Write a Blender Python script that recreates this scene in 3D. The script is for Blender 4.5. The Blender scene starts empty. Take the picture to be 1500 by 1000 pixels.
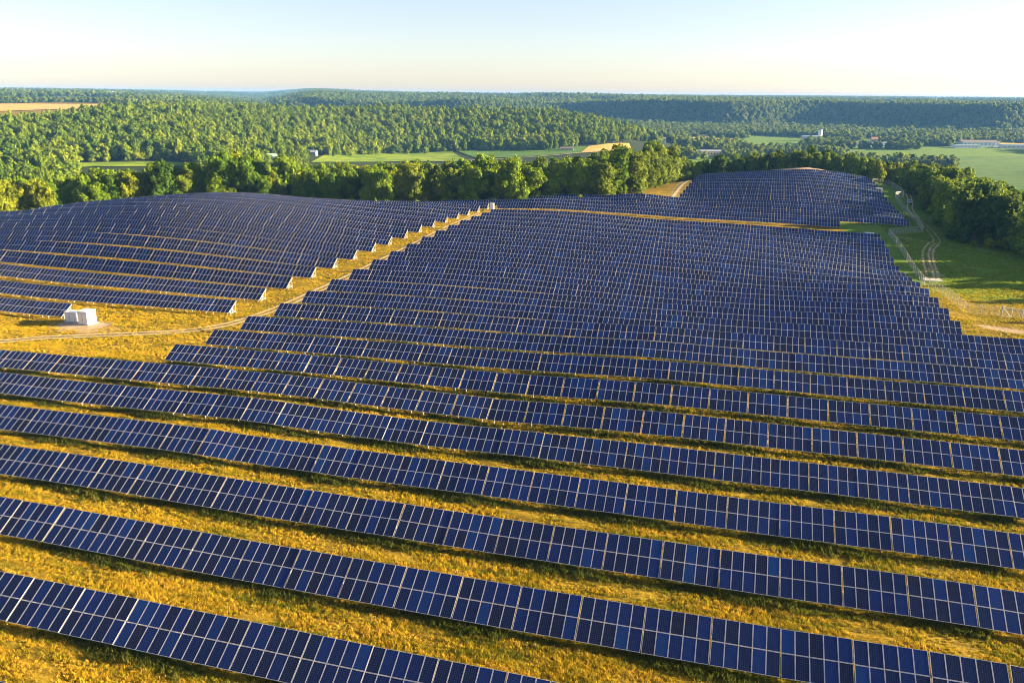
import bpy, bmesh, math, random
import numpy as np
from mathutils import Vector, Matrix
R = math.radians
C = bpy.context.scene.collection
sc = bpy.context.scene
random.seed(3); rng = np.random.default_rng(11)

YAW=0.268842; PITCH=0.300338; ROLL=0.008790; FOC=1169.36; TILT=0.542714; SLOPE=3.7156; PITCHROW=10.7667; ROW1Y=55.2408; CZ=44.0
CTRL=np.array([float(v) for v in """-56.39 44.47 3.03 3.00 -32.17 44.47 3.03 3.00 -12.04 44.47 3.08 3.00 -68.03 55.24 2.65 3.00 -39.10 55.24 2.49 3.00 -15.04 55.24 2.56 3.00 5.26 55.24 2.74 3.00 22.59 55.24 2.95 3.00 -79.69 66.01 2.13 3.00 -46.01 66.01 2.17 3.00 -18.03 66.01 2.21 3.00 5.57 66.01 2.41 3.00 25.75 66.01 2.52 3.00 -91.36 76.77 1.62 3.00 -52.92 76.77 1.90 3.00 -21.02 76.77 2.05 3.00 5.88 76.77 2.18 3.00 28.87 76.77 2.29 3.00 -102.98 87.54 1.29 3.00 -59.78 87.54 2.03 3.00 -24.02 87.54 1.90 3.00 6.16 87.54 2.14 3.00 31.97 87.54 2.18 3.00 -114.76 98.31 0.28 3.00 -66.72 98.31 1.38 3.00 -27.01 98.31 1.30 3.00 6.45 98.31 2.06 3.00 35.07 98.31 2.11 3.00 -89.29 109.07 0.46 3.00 -73.67 109.07 0.72 3.00 -30.01 109.07 1.30 3.00 6.73 109.07 2.08 3.00 38.11 109.07 2.34 3.00 -88.92 119.84 -0.00 3.00 -80.60 119.84 0.15 3.00 -33.00 119.84 1.13 3.00 7.01 119.84 2.06 3.00 41.21 119.84 2.26 3.00 -88.64 130.61 -0.24 3.00 -36.00 130.61 0.75 3.00 -10.88 130.61 1.71 3.00 7.34 130.61 1.57 3.00 44.34 130.61 1.99 3.00 -88.16 141.37 -0.25 3.00 -40.34 141.37 0.66 3.00 -11.95 141.37 1.28 3.00 8.21 141.37 1.35 3.00 47.51 141.37 1.52 3.00 -87.96 152.14 -0.12 3.00 -43.43 152.14 0.41 3.00 -13.01 152.14 0.71 3.00 8.58 152.14 0.87 3.00 50.63 152.14 1.31 3.00 -87.42 162.91 0.19 3.00 -46.53 162.91 0.48 3.00 -14.08 162.91 0.24 3.00 8.94 162.91 0.46 3.00 41.86 162.91 1.02 3.00 -87.05 173.67 0.44 3.00 -49.62 173.67 0.79 3.00 -15.16 173.67 -0.01 3.00 9.30 173.67 0.14 3.00 42.18 173.67 0.87 3.00 -86.82 184.44 0.75 3.00 -52.71 184.44 1.00 3.00 -16.26 184.44 0.03 3.00 9.64 184.44 -0.13 3.00 42.60 184.44 0.57 3.00 -86.51 195.21 0.94 3.00 -55.81 195.21 1.24 3.00 -17.37 195.21 0.27 3.00 9.99 195.21 -0.41 3.00 43.01 195.21 0.14 3.00 -85.99 205.97 1.15 3.00 -58.90 205.97 1.37 3.00 -18.48 205.97 0.51 3.00 10.33 205.97 -0.55 3.00 43.43 205.97 -0.64 3.00 -85.85 216.74 1.38 3.00 -61.99 216.74 1.44 3.00 -19.59 216.74 0.72 3.00 10.64 216.74 -0.47 3.00 43.85 216.74 -1.76 3.00 -85.29 227.51 1.56 3.00 -65.08 227.51 1.75 3.00 -20.71 227.51 1.14 3.00 10.97 227.51 -0.57 3.00 44.31 227.51 -3.06 3.00 -84.97 238.27 1.66 3.00 -68.18 238.27 1.86 3.00 -21.80 238.27 1.07 3.00 11.30 238.27 -0.68 3.00 44.55 238.27 -3.38 3.00 -84.34 249.04 1.70 3.00 -71.27 249.04 1.85 3.00 -22.89 249.04 0.94 3.00 11.61 249.04 -0.53 3.00 44.91 249.04 -2.94 3.00 -84.05 259.81 1.46 3.00 -74.36 259.81 1.53 3.00 -23.96 259.81 0.52 3.00 11.93 259.81 -0.52 3.00 45.33 259.81 -2.02 3.00 -83.60 270.57 1.27 3.00 -77.45 270.57 1.31 3.00 -25.05 270.57 0.31 3.00 12.24 270.57 -0.45 3.00 45.79 270.57 -1.42 3.00 -83.27 281.34 1.01 3.00 -80.54 281.34 1.11 3.00 -26.14 281.34 0.22 3.00 12.56 281.34 -0.39 3.00 46.20 281.34 -1.30 3.00 -130.91 130.61 -1.05 3.00 -99.02 141.37 -0.50 3.00 -98.69 152.14 -0.23 3.00 -98.14 162.91 0.11 3.00 -97.85 173.67 0.30 3.00 -97.59 184.44 0.45 3.00 -97.20 195.21 0.87 3.00 -96.79 205.97 0.93 3.00 -96.54 216.74 0.88 3.00 -96.04 227.51 1.25 3.00 -95.64 238.27 1.36 3.00 -95.35 249.04 1.35 3.00 -94.85 259.81 1.37 3.00 -94.44 270.57 0.84 3.00 -94.05 281.34 0.98 3.00 -93.66 292.11 0.52 3.00 -93.30 302.87 0.38 3.00 -149.72 130.61 -1.11 3.00 -161.10 141.37 -0.39 3.00 -172.43 152.14 0.61 3.00 -183.78 162.91 1.45 3.00 -195.21 173.67 1.99 3.00 -206.79 184.44 1.86 3.00 -218.33 195.21 1.91 3.00 -229.86 205.97 1.98 3.00 -241.40 216.74 2.04 3.00 -233.44 238.27 2.29 3.00 -225.13 259.81 1.72 3.00 -218.12 270.57 1.82 3.00 -210.32 281.34 1.87 3.00 -201.81 292.11 1.30 3.00 -182.59 292.11 1.50 3.00 -146.29 281.34 1.80 3.00 -129.18 281.34 1.22 3.00 -115.25 281.34 1.70 3.00 -75.31 324.41 1.46 3.00 -48.61 335.18 1.17 3.00 -24.78 335.18 1.59 3.00 -17.45 432.08 2.95 3.00 6.54 432.08 4.77 3.00 23.03 432.08 5.64 3.00 35.44 302.87 -0.28 3.00 59.25 313.64 -0.13 3.00 59.75 324.41 0.12 3.00 59.61 335.18 0.11 3.00 59.86 345.94 0.06 3.00 60.35 356.71 0.51 3.00 60.65 367.48 1.17 3.00 60.69 378.24 2.14 3.00 60.87 389.01 2.53 3.00 61.44 399.78 2.88 3.00 61.86 410.54 3.38 3.00 62.29 421.31 3.31 3.00 62.23 432.08 3.50 3.00 -269.63 215.23 -3.00 0.30 -250.22 244.73 -3.00 0.30 -248.29 300.75 -4.00 0.30 -351.69 280.74 -11.00 0.30 -321.71 314.65 -12.00 0.30 -285.25 373.54 -12.00 0.30 -468.92 374.32 -20.00 0.30 -428.95 419.53 -21.00 0.30 -376.28 492.76 -24.00 0.30 -187.56 307.28 -2.50 0.30 -137.06 322.05 -2.50 0.30 -228.03 387.95 -10.00 0.30 -314.17 534.50 -23.00 0.30 -172.30 404.86 -8.00 0.30 -242.79 570.48 -24.00 0.30 -111.56 404.91 -6.00 0.30 -159.32 599.18 -24.00 0.30 -59.40 435.97 -4.00 0.30 -63.18 576.55 -14.00 0.30 -22.92 469.44 -3.00 0.30 -27.31 559.33 -12.00 0.30 -34.14 699.17 -30.00 0.30 -517.96 542.42 -24.00 0.30 -561.25 482.28 -23.00 0.30 -461.25 604.03 -26.00 0.30 -422.44 679.37 -28.00 0.30 -368.51 788.10 -31.00 0.30 -474.41 1014.56 -31.00 0.30 -231.09 838.75 -31.00 0.30 -297.49 1079.77 -31.00 0.30 -121.49 891.76 -32.00 0.30 -148.49 1089.93 -30.00 0.30 -720.52 619.15 -12.00 0.30 -656.08 687.07 -12.00 0.30 -576.56 755.04 -13.00 0.30 -872.21 749.50 3.00 0.30 -814.92 853.41 5.00 0.30 -742.83 942.45 7.00 0.30 -651.26 1066.94 -6.00 0.30 -529.47 1132.32 -19.00 0.30 -385.58 1189.05 -18.00 0.30 -251.92 1203.93 -18.00 0.30 -729.41 1194.97 6.00 0.30 -618.42 1322.55 8.00 0.30 -450.36 1388.80 6.00 0.30 -311.14 1364.99 4.00 0.30 -212.72 1302.75 -8.00 0.30 -139.43 1272.38 -24.00 0.30 -82.30 1247.29 -34.00 0.30 -1061.83 912.43 11.00 0.30 -1327.28 1140.54 12.00 0.30 -1035.91 1084.84 11.00 0.30 -1312.15 1374.14 12.00 0.30 -971.05 1271.64 11.00 0.30 -1213.81 1589.55 10.00 0.30 -1820.27 1564.16 15.00 0.30 -1594.88 1793.42 16.00 0.30 -1246.39 1933.00 2.00 0.30 -892.75 1677.20 -28.00 0.30 -683.55 1826.27 -36.00 0.30 -422.27 1852.48 -39.00 0.30 -1174.67 2206.84 -44.00 0.30 -946.45 2528.68 -52.00 0.30 -600.06 2632.47 -54.00 0.30 -310.48 2278.95 -36.00 0.30 -43.90 898.93 -38.00 0.30 -73.16 1498.21 -41.00 0.30 -102.42 2097.50 -41.00 0.30 22.46 649.61 -28.00 0.30 27.64 799.52 -40.00 0.30 89.58 1196.65 -41.00 0.30 192.96 1689.01 -41.00 0.30 84.56 553.58 -10.00 0.30 105.70 691.97 -32.00 0.30 159.00 835.00 -41.00 0.30 254.66 967.03 -41.00 0.30 381.99 1450.55 -41.00 0.30 383.48 2013.81 -41.00 0.30 600.61 1802.57 -41.00 0.30 284.50 853.85 -40.00 0.30 520.15 1299.79 -41.00 0.30 84.04 319.12 -4.00 0.30 101.86 386.81 -9.00 0.30 127.33 483.52 -18.00 0.30 165.53 628.57 -32.00 0.30 94.83 284.62 -4.00 0.30 124.04 337.96 -10.00 0.30 165.39 450.61 -20.00 0.30 111.46 278.53 -6.00 0.30 -119.01 2437.10 -41.00 0.30 182.15 2433.19 -41.00 0.30 456.43 2396.93 -41.00 0.30 698.20 2337.97 -41.00 0.30 906.55 2265.34 -41.00 0.30 -752.65 2321.02 -41.00 0.30 -136.57 2796.67 -36.00 0.30 203.05 2712.41 -38.00 0.30 495.71 2603.22 -40.00 0.30 743.99 2491.28 -40.00 0.30 965.99 2413.89 -40.00 0.30 -1503.57 2824.76 -28.00 0.30 -1017.93 3139.08 -30.00 0.30 -589.44 3246.93 -30.00 0.30 -165.83 3395.95 -32.00 0.30 385.91 3378.03 -36.00 0.30 840.37 3191.20 -39.00 0.30 1226.07 3063.78 -39.00 0.30 -2730.41 2346.25 30.00 0.30 -2392.32 2690.13 30.00 0.30 -1909.81 1453.48 15.00 0.30 -915.12 696.46 4.00 0.30 -596.82 454.21 -22.00 0.30 -3978.78 3028.09 35.00 0.30 -3322.67 3736.29 34.00 0.30 -2349.33 4413.69 -24.00 0.30 -1111.23 4874.95 -25.00 0.30 172.76 4997.01 -29.00 0.30 1273.28 4835.16 -32.00 0.30 1857.67 4642.09 -32.00 0.30 -7161.80 5450.57 40.00 0.30 -5462.14 7152.97 39.00 0.30 -2776.18 8561.12 -20.00 0.30 310.97 8994.63 -20.00 0.30 3343.81 8355.77 -21.00 0.30 -11140.57 8478.66 43.00 0.30 -3718.62 13497.11 -15.00 0.30 5201.49 12997.87 -15.00 0.30 57.23 191.64 -1.00 0.30 60.06 180.26 0.50 0.30 63.16 157.83 1.50 0.30 69.99 240.00 -2.50 0.30 75.87 227.69 -2.00 0.30 85.45 213.54 -2.00 0.30 63.46 262.44 -2.50 0.30 50.53 208.98 -1.50 0.30 -15.17 13.03 3.50 0.30 -5.31 19.28 3.20 0.30 6.32 18.97 3.00 0.30 -51.27 31.17 3.50 0.30 30.32 51.78 2.50 0.30 -128.17 77.93 1.50 0.30 -225.25 129.86 1.50 0.30 86.50 134.60 2.00 0.30 -627.55 310.14 -21.00 0.30 480.26 639.81 19.00 0.30 -1792.99 886.11 4.00 0.30 1144.35 1640.26 -36.00 0.30 74.01 405.30 1.07 0.30 74.85 428.51 1.10 0.30 73.75 445.94 1.59 0.30 69.43 449.67 1.92 0.30 -25.93 351.04 2.03 0.30 -23.10 384.31 3.32 0.30 -38.14 342.89 3.05 0.30 34.20 450.70 6.87 0.30 353.92 672.56 22.00 0.30 465.68 884.95 16.00 0.30 314.09 511.22 19.00 0.30 387.49 812.31 -36.00 0.30 273.81 589.51 -32.00 0.30""".split()]).reshape(-1,4)
NEAR=np.array([float(v) for v in """-254.6 227.1 14.91 10.19 3 3 0 -2.504 -254.1 232.4 14.08 10.36 3 2 0 18.19 -254.1 241.1 14.66 11.75 3 6 0 47.25 -246.2 239.7 13.71 9.01 3 5 0 67.15 -249.9 247.5 13.71 9.677 1 6 0 80.31 -250.6 259.8 10.08 7.519 2 4 0 114.3 -241.9 255.1 14.04 10.76 2 7 0 126.8 -236 255.6 10.08 7.57 2 7 0 146 -286.6 265 15.77 11.7 3 6 0 26.38 -283.2 267.7 16.71 10.82 2 6 0 43.96 -267.3 267.6 14.31 10.71 2 0 0 88.26 -254.1 263.2 15.33 9.734 2 1 0 113.8 -245.4 264.2 13.78 10.18 2 5 0 142.2 -236.7 263.2 12.97 8.759 1 3 0 165.2 -230.9 267.1 12.53 8.367 3 7 0 193.1 -253.4 275.5 18.2 15.09 2 0 0 149.2 -245.1 270.8 13.48 11.28 2 5 0 160.7 -238.3 270.9 14.14 9.97 3 5 0 180.9 -229.2 274.4 12.57 9.652 4 5 0 216.9 -220.7 274.9 16.36 12.43 0 5 0 244 -307.9 284.2 15.29 12.05 2 6 0 24.14 -249.9 279.3 14.92 12.13 2 2 0 169 -240 282.1 14.45 9.173 3 3 0 204.5 -229 280.7 16.32 10.77 4 3 0 233.2 -226.1 280.1 13.41 8.452 4 5 0 240.4 -217.2 282.7 13.27 10.4 4 2 0 273 -317 288.2 15.82 11.14 1 6 0 11.43 -312.2 289 15.81 11.74 3 6 0 26.22 -284.5 289.9 15.09 11.3 3 0 0 101.2 -236.3 287.2 11.48 9.291 0 6 0 227.5 -225.7 287.7 13.98 11.63 0 7 0 259.4 -216.9 291.4 14.89 9.784 2 6 0 294 -208 289.5 12.91 10.32 2 4 0 316.2 -204.4 292.3 20.43 13.98 1 0 1 333.5 90.76 287.2 15.34 12.6 2 6 3 1501 -248.4 299.7 15.27 12.02 2 3 0 222.5 -241.6 299.9 14.28 9.713 3 1 0 241.7 -226.5 297.1 15.98 11.52 2 4 0 278.5 -216.8 296 12.79 8.033 2 0 0 304.3 -204.1 300.4 18.67 13.9 2 3 1 351.2 -196.3 295.4 17.61 11.99 1 7 1 364.8 -189.8 296.7 10.52 8.828 1 4 1 387.7 77.99 297.8 20.52 15.87 0 2 3 1424 85.3 296.1 18.38 14.82 0 3 3 1461 -312.3 306 14.93 12.64 2 2 0 70.54 -226.7 307 15.25 9.71 2 0 0 299.1 -217.9 304.5 19.05 12.29 2 4 0 319.3 -210.6 306.1 19.41 15.08 0 3 1 343.7 -204.7 305.3 17.9 12.59 1 2 1 359.4 -189.5 304.1 12.5 8.318 3 7 1 402.8 -177.1 309.7 15.7 13.11 2 4 1 450.9 -172 305 13.68 9.079 1 7 1 458.2 -162.1 305.5 14.32 9.766 1 3 1 490.3 -145.3 309.2 15.8 11.03 2 2 1 549.6 -140.1 308.6 15.74 10.71 2 0 1 565.5 76.16 303.7 16.57 11.85 2 7 3 1409 83.35 304 15.01 12.08 1 6 3 1442 91.37 303.8 11.88 7.56 3 7 3 1480 -332.3 317.3 14.1 11.02 1 6 0 49.74 -283.1 315.7 16.75 12.6 1 7 0 167.2 -274.5 316.2 16.47 13.79 1 7 0 190.1 -224.7 314.4 15.24 11.59 2 2 0 320 -215.8 317.5 22.3 15.33 3 4 1 351.1 -207.2 314.5 19.35 14.83 1 0 1 370 -192.2 317.4 21 15.97 2 7 1 419.4 -175.4 316.3 11.39 7.988 2 5 1 467.3 -163.5 315.4 14.71 9.16 1 5 1 501.8 -158.5 313.1 13.67 8.621 4 2 1 514 -149.6 316.3 15.38 9.602 2 2 1 546.6 -139 314.3 15.97 10.7 3 4 1 576.9 -132.1 316.1 15.64 10.67 3 6 1 601.6 -127.5 313.1 14.1 9.782 4 1 1 612.5 -119.1 317.5 13.72 10.57 4 0 1 645.8 80.4 317.2 18.2 14.42 2 4 3 1413 97.84 313.8 21.01 16.66 2 0 3 1496 -323.1 324.7 14.29 10.52 2 6 0 89.42 -284.9 320.3 17.14 11.66 0 4 0 172.9 -225.5 325.1 20.95 15.21 4 0 1 338.7 -175.4 321.6 15.94 12.26 2 3 1 475.9 -159.6 322.9 15.13 12.66 1 3 1 525.4 -152.7 325.7 16.72 13.01 2 3 1 550.3 -135.6 325.6 17.67 14.25 3 4 1 603.3 -130.4 321.8 13.81 11.13 0 4 1 614.5 -118.4 322.7 15.57 11.8 4 2 1 654 -115.3 323.8 12.55 10.51 0 7 1 665.5 -106.9 323.3 14.98 12.36 2 7 1 692.4 -94.74 324.1 13.9 8.641 4 4 1 733.4 -88.42 324.2 17.73 11.49 2 6 1 754.9 91.21 321.6 17.53 13.55 2 2 3 1456 -216.5 332.3 17.28 12.58 1 6 1 376.7 -198.1 328.2 17.73 14.74 3 1 1 420.9 -154.9 328.5 16.56 13.15 2 7 1 547.8 -142.6 334.3 19.44 15.16 3 1 1 592.7 -110.9 331.3 16.79 12.82 2 7 1 687.9 -100.4 333.7 12.16 7.845 1 2 1 724.2 -93.78 332.8 16.6 11.7 2 5 1 744.9 -84.57 328.5 15.66 12.91 2 0 1 771.6 78.71 334 15.47 12.81 2 7 3 1390 98.85 330.8 18.64 12.39 2 3 3 1478 -178.3 340.7 15.33 9.92 2 6 1 497 -172.9 340.2 17.47 12.48 2 3 1 511.6 -152.2 340.9 16.91 13.22 0 6 1 572.6 -131.9 336.5 17.18 12.88 4 2 1 628 -122.5 340.2 16.91 13.18 0 5 1 661 -110.2 339 12.72 9.939 2 5 1 698.2 -106.8 341.5 18.93 15.16 2 0 1 711.3 -77.16 338.6 14.59 9.889 2 0 1 804.7 -73.75 338.9 16.65 12.24 2 4 1 816.2 -64.06 339.7 16.78 10.75 2 4 1 849.2 -55.01 342 15.94 13.38 4 3 1 881.3 85.44 338.8 19.3 16.09 2 0 3 1413 99.96 342 19.36 12.05 2 2 3 1469 -238 344.9 18.88 15.93 2 3 1 341.8 -229.7 348.5 21.47 17.58 1 3 1 369.7 -189.6 345.8 17.99 11.64 2 7 1 472.9 -181.9 346.6 16.4 12.32 3 1 1 495.4 -141.6 347.5 17.59 12.52 1 2 1 612.1 -131.7 348.8 15.56 10.81 1 2 1 643 -108.3 349.8 19.76 16.23 2 6 1 714.7 -99.63 345.3 17.54 13.73 4 5 1 737.6 -81.58 345.6 14.95 11.46 1 4 1 795.5 -65.91 348.2 12.22 9.582 1 5 1 848.5 -60.89 345.3 16.21 11.9 2 3 1 863.4 -49.97 349.8 21.37 14.15 1 4 1 902.5 87.49 344.6 19.77 12.72 1 6 3 1416 -192 354 16.76 12.37 2 3 1 478.4 -173.1 352.8 17.33 14.27 3 1 1 528.8 -160.7 353.8 17 10.79 1 7 1 564.9 -128.1 358.2 17.18 11.31 4 6 1 663.7 -119.8 357.9 16.77 13.38 2 5 1 687.8 -74.25 355 13.58 10.04 4 1 1 825.9 -63.73 357.3 16.35 13.05 4 3 1 861.2 -45.23 357.3 18.62 13.78 4 0 1 921.9 81.95 353 18.03 14.98 2 2 3 1386 99.68 354.7 20.42 14.13 2 5 3 1454 -172.8 364.8 16.21 11.48 2 2 1 545.2 -144.3 361.2 19.02 14.44 1 2 1 620.3 -92.44 365.3 16.41 11.31 4 0 1 776.6 -87.04 363.2 17.61 11.67 4 5 1 791.6 -74.46 361.3 17.49 13.59 2 4 1 829.4 -57.65 361.3 18.17 11.28 2 5 1 883.1 -42.78 361.7 17.72 13.68 4 5 1 931.9 87.52 366.5 18.67 14.59 4 1 3 1396 -193.7 373.2 17.96 13.51 3 4 1 500.8 -189.2 372.9 17.73 12.26 2 3 1 512.1 -178.9 374.3 16.98 12.24 3 1 1 541 -169.2 370.6 16.86 13.83 1 7 1 562.1 -134.4 369.7 17.72 13.05 1 0 1 657.5 -90.82 369.7 17.41 12.87 1 5 1 784.9 -81.83 370.5 17.24 14.25 1 4 1 812.7 -73.57 374.4 17.31 14.07 4 4 1 840.4 -223 379.4 18 11.6 1 6 1 435.1 -204.7 383.2 17.03 12.19 1 7 1 486.1 -176 382.5 17.92 14.63 2 2 1 558.7 -133.5 379.6 18.96 14.22 2 2 1 669.9 -59.32 377.3 19.01 15.14 4 7 1 886 -41.67 379.4 16.66 12.5 4 7 1 942.2 81.72 378.7 15.12 12.58 4 7 3 1365 97.28 377.7 20.08 15.31 1 2 3 1422 109.9 379.9 19.64 16.43 1 4 3 1467 -252.4 386.3 23.9 18.66 2 5 1 374.5 -162.4 387.9 17.62 14.3 1 0 1 600.4 -107.5 391.1 18.9 13.57 2 5 1 752.6 -72.41 390.1 16.64 12.12 1 4 1 853 -53.18 386.4 20.57 14.59 4 7 1 909.1 -40.34 387.6 18.6 15.43 4 4 1 949.3 86.21 388.1 18.54 12.96 1 1 3 1374 90.77 390.4 20.04 16.74 0 6 3 1389 109.2 390.8 19.86 15.34 1 7 3 1453 -37.44 397.7 18.98 13.92 4 7 1 961.4 113.2 397.8 21.45 15.58 1 1 3 1461 119.8 397.5 18.64 14.54 1 3 3 1485 -41.91 403.5 21.19 14 1 7 1 949.7 83.38 402.9 16.01 12.84 1 7 3 1355 101.4 403.9 18.55 15.53 4 2 3 1414 -165.6 412.7 18.42 14.54 1 1 1 618.1 -108.6 410.2 17.82 11.51 4 2 1 763.7 -41.49 410.2 21.34 17.16 0 5 1 953 -72.05 421.2 18.84 15.68 0 7 1 870 -35.91 424 15.04 10.26 4 2 1 973.2 85.81 420.8 16.54 12.45 4 2 3 1351 110.9 424 18.55 12.86 2 5 3 1430 -37.8 426.5 18.19 11.36 3 7 1 968.3 81.01 430.7 15.4 12.63 2 4 3 1330 97.06 430 17.32 12.7 1 4 3 1381 114 431.3 18.02 13.63 2 6 3 1434 -33.66 438 19.58 16.06 4 5 1 982.8 84.89 437.4 14.72 11.08 0 2 3 1338 92.21 437.2 17.54 14.29 0 7 3 1361 99.54 439.4 19.63 15.74 4 3 3 1382 107.2 439.5 21.26 13.64 2 4 3 1406 -33.1 446.2 14.4 8.975 1 0 2 986.1 -28 447.4 10.32 7.646 2 4 2 1000 110.7 448.6 20.75 13.55 2 5 3 1410 -29.54 456.8 12.83 8.953 1 7 2 997.8 -21.23 452.1 10.2 7.434 2 6 2 1020 -11.24 456.5 7.992 5.02 4 0 2 1048 -9.07 454.7 13.54 10.52 0 0 2 1054 -42.27 464.1 15.57 12.48 3 1 1 965.3 -29.63 464.9 14.3 9.415 3 7 2 998.9 -17.06 460.7 11.31 8.921 1 7 2 1032 -11.18 460.3 11.48 9.666 0 3 2 1049 -0.7707 463.5 11.5 8.387 1 5 2 1078 7.945 464.1 10.31 6.727 4 4 2 1102 16.49 461.5 10.82 8.526 0 0 2 1127 23.32 462.2 8.834 6.573 4 3 2 1146 32.96 463.4 10.63 8.564 0 5 2 1174 39.99 461.1 10.06 7.636 1 3 2 1194 49.86 461.7 10.76 8.833 1 2 2 1223 57.87 462.8 12.13 7.56 2 5 2 1246 60.75 461.2 11.64 8.959 2 1 2 1255 70.35 460.2 11.76 8.921 3 4 2 1283 79.31 464.9 12.63 10.1 3 2 2 1307 -28.39 468.8 12.69 10.7 2 0 2 1003 -6.778 471.8 11.42 8.968 1 7 2 1061 0.7673 469.8 10.42 8.227 1 1 2 1082 8.682 471.8 12.17 8.394 4 7 2 1104 20.81 472.6 10.15 6.815 3 4 2 1137 29.31 471.1 10 7.621 4 6 2 1162 34.07 469.6 11.6 9.844 4 1 2 1175 45.43 468.4 10.32 7.319 2 6 2 1208 59.18 471.7 8.247 6.077 2 2 2 1246 68.11 472.4 12.2 8.097 2 0 2 1271 74.16 468.3 11.1 7.766 3 4 2 1290 82.65 467.8 10.93 8.625 2 2 2 1315 126.8 467.8 20.61 13.53 0 6 3 1444 -32.09 481.6 12.48 9.188 2 3 2 995.3 -25.71 480.8 12.55 8.095 1 5 2 1012 -1.341 479.5 12.92 9.59 1 7 2 1076 5.696 479.3 12.37 8.907 2 5 2 1095 13.5 476.1 9.88 6.518 0 1 2 1117 22.54 478.1 12.73 8.184 4 2 2 1142 29.07 481.4 11.37 8.553 3 6 2 1159 38.55 479 14.43 9.415 1 5 2 1186 47.25 476.8 13.47 8.388 4 0 2 1211 52.48 479.7 10.34 6.947 1 6 2 1225 62.94 478.5 10.73 8.636 2 6 2 1254 70.46 481.4 9.895 7.632 2 4 2 1274 80.84 478.7 11.29 8.34 3 0 2 1305 -36.51 489.5 14.17 10.34 4 2 2 985.5 -24.73 487.9 12.69 9.562 1 1 2 1015 20.47 483.9 8.79 7.263 4 7 2 1135 24.84 489.1 12.33 7.808 1 1 2 1146 34.41 484.1 10.19 7.639 2 5 2 1173 41.35 489.2 11.3 7.747 3 6 2 1191 53.55 483.9 7.992 5.669 1 0 2 1226 60.24 488.7 11.42 9.506 2 3 2 1243 68.52 487.9 12.94 9.9 2 0 2 1266 74.74 484 8.022 5.498 3 4 2 1285 82.08 488.6 13.19 9.551 0 6 2 1303 15.29 495.8 9.785 6.315 2 4 2 1120 19.6 497.5 12.34 10.33 3 6 2 1131 29.22 495 8.797 7.305 3 2 2 1157 42.1 492.2 9.825 7.531 1 3 2 1192 46.15 497.8 9.099 6.748 4 0 2 1202 58.18 495.6 12.91 9.726 4 6 2 1235 63.55 495.9 8.687 6.126 2 0 2 1250 70.07 495.8 9.529 7.859 1 5 2 1267 86.44 493.9 11.42 9.325 1 5 2 1313 28.2 503.1 9.815 8.018 1 4 2 1153 32.98 500.3 9.931 7.267 2 7 2 1166 49.81 503.5 11.69 8.856 4 7 2 1210 59.07 505.3 10.64 8.712 0 4 2 1234 69.78 502.3 10.72 8.911 4 5 2 1264 76.9 504.3 11.5 9.614 4 0 2 1282 83.76 504.4 10.14 8.31 1 4 2 1301 90.89 503.5 10.74 7.093 0 1 2 1320 21.95 513 13.92 11.12 2 6 2 1135 41.73 508.9 9.273 6.572 3 1 2 1187 47.69 512 9.652 6.535 1 7 2 1202 52.92 510.7 12.08 9.836 1 4 2 1216 65.2 512.9 12.57 9.687 2 7 2 1248 36.65 519 10.56 8.668 3 4 2 1172 51.97 520.2 9.214 6.092 1 2 2 1211 56.73 518.8 11.23 8.461 4 4 2 1224 91.83 520.6 10.86 7.607 4 1 2 1314""".split()]).reshape(-1,8)
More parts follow.
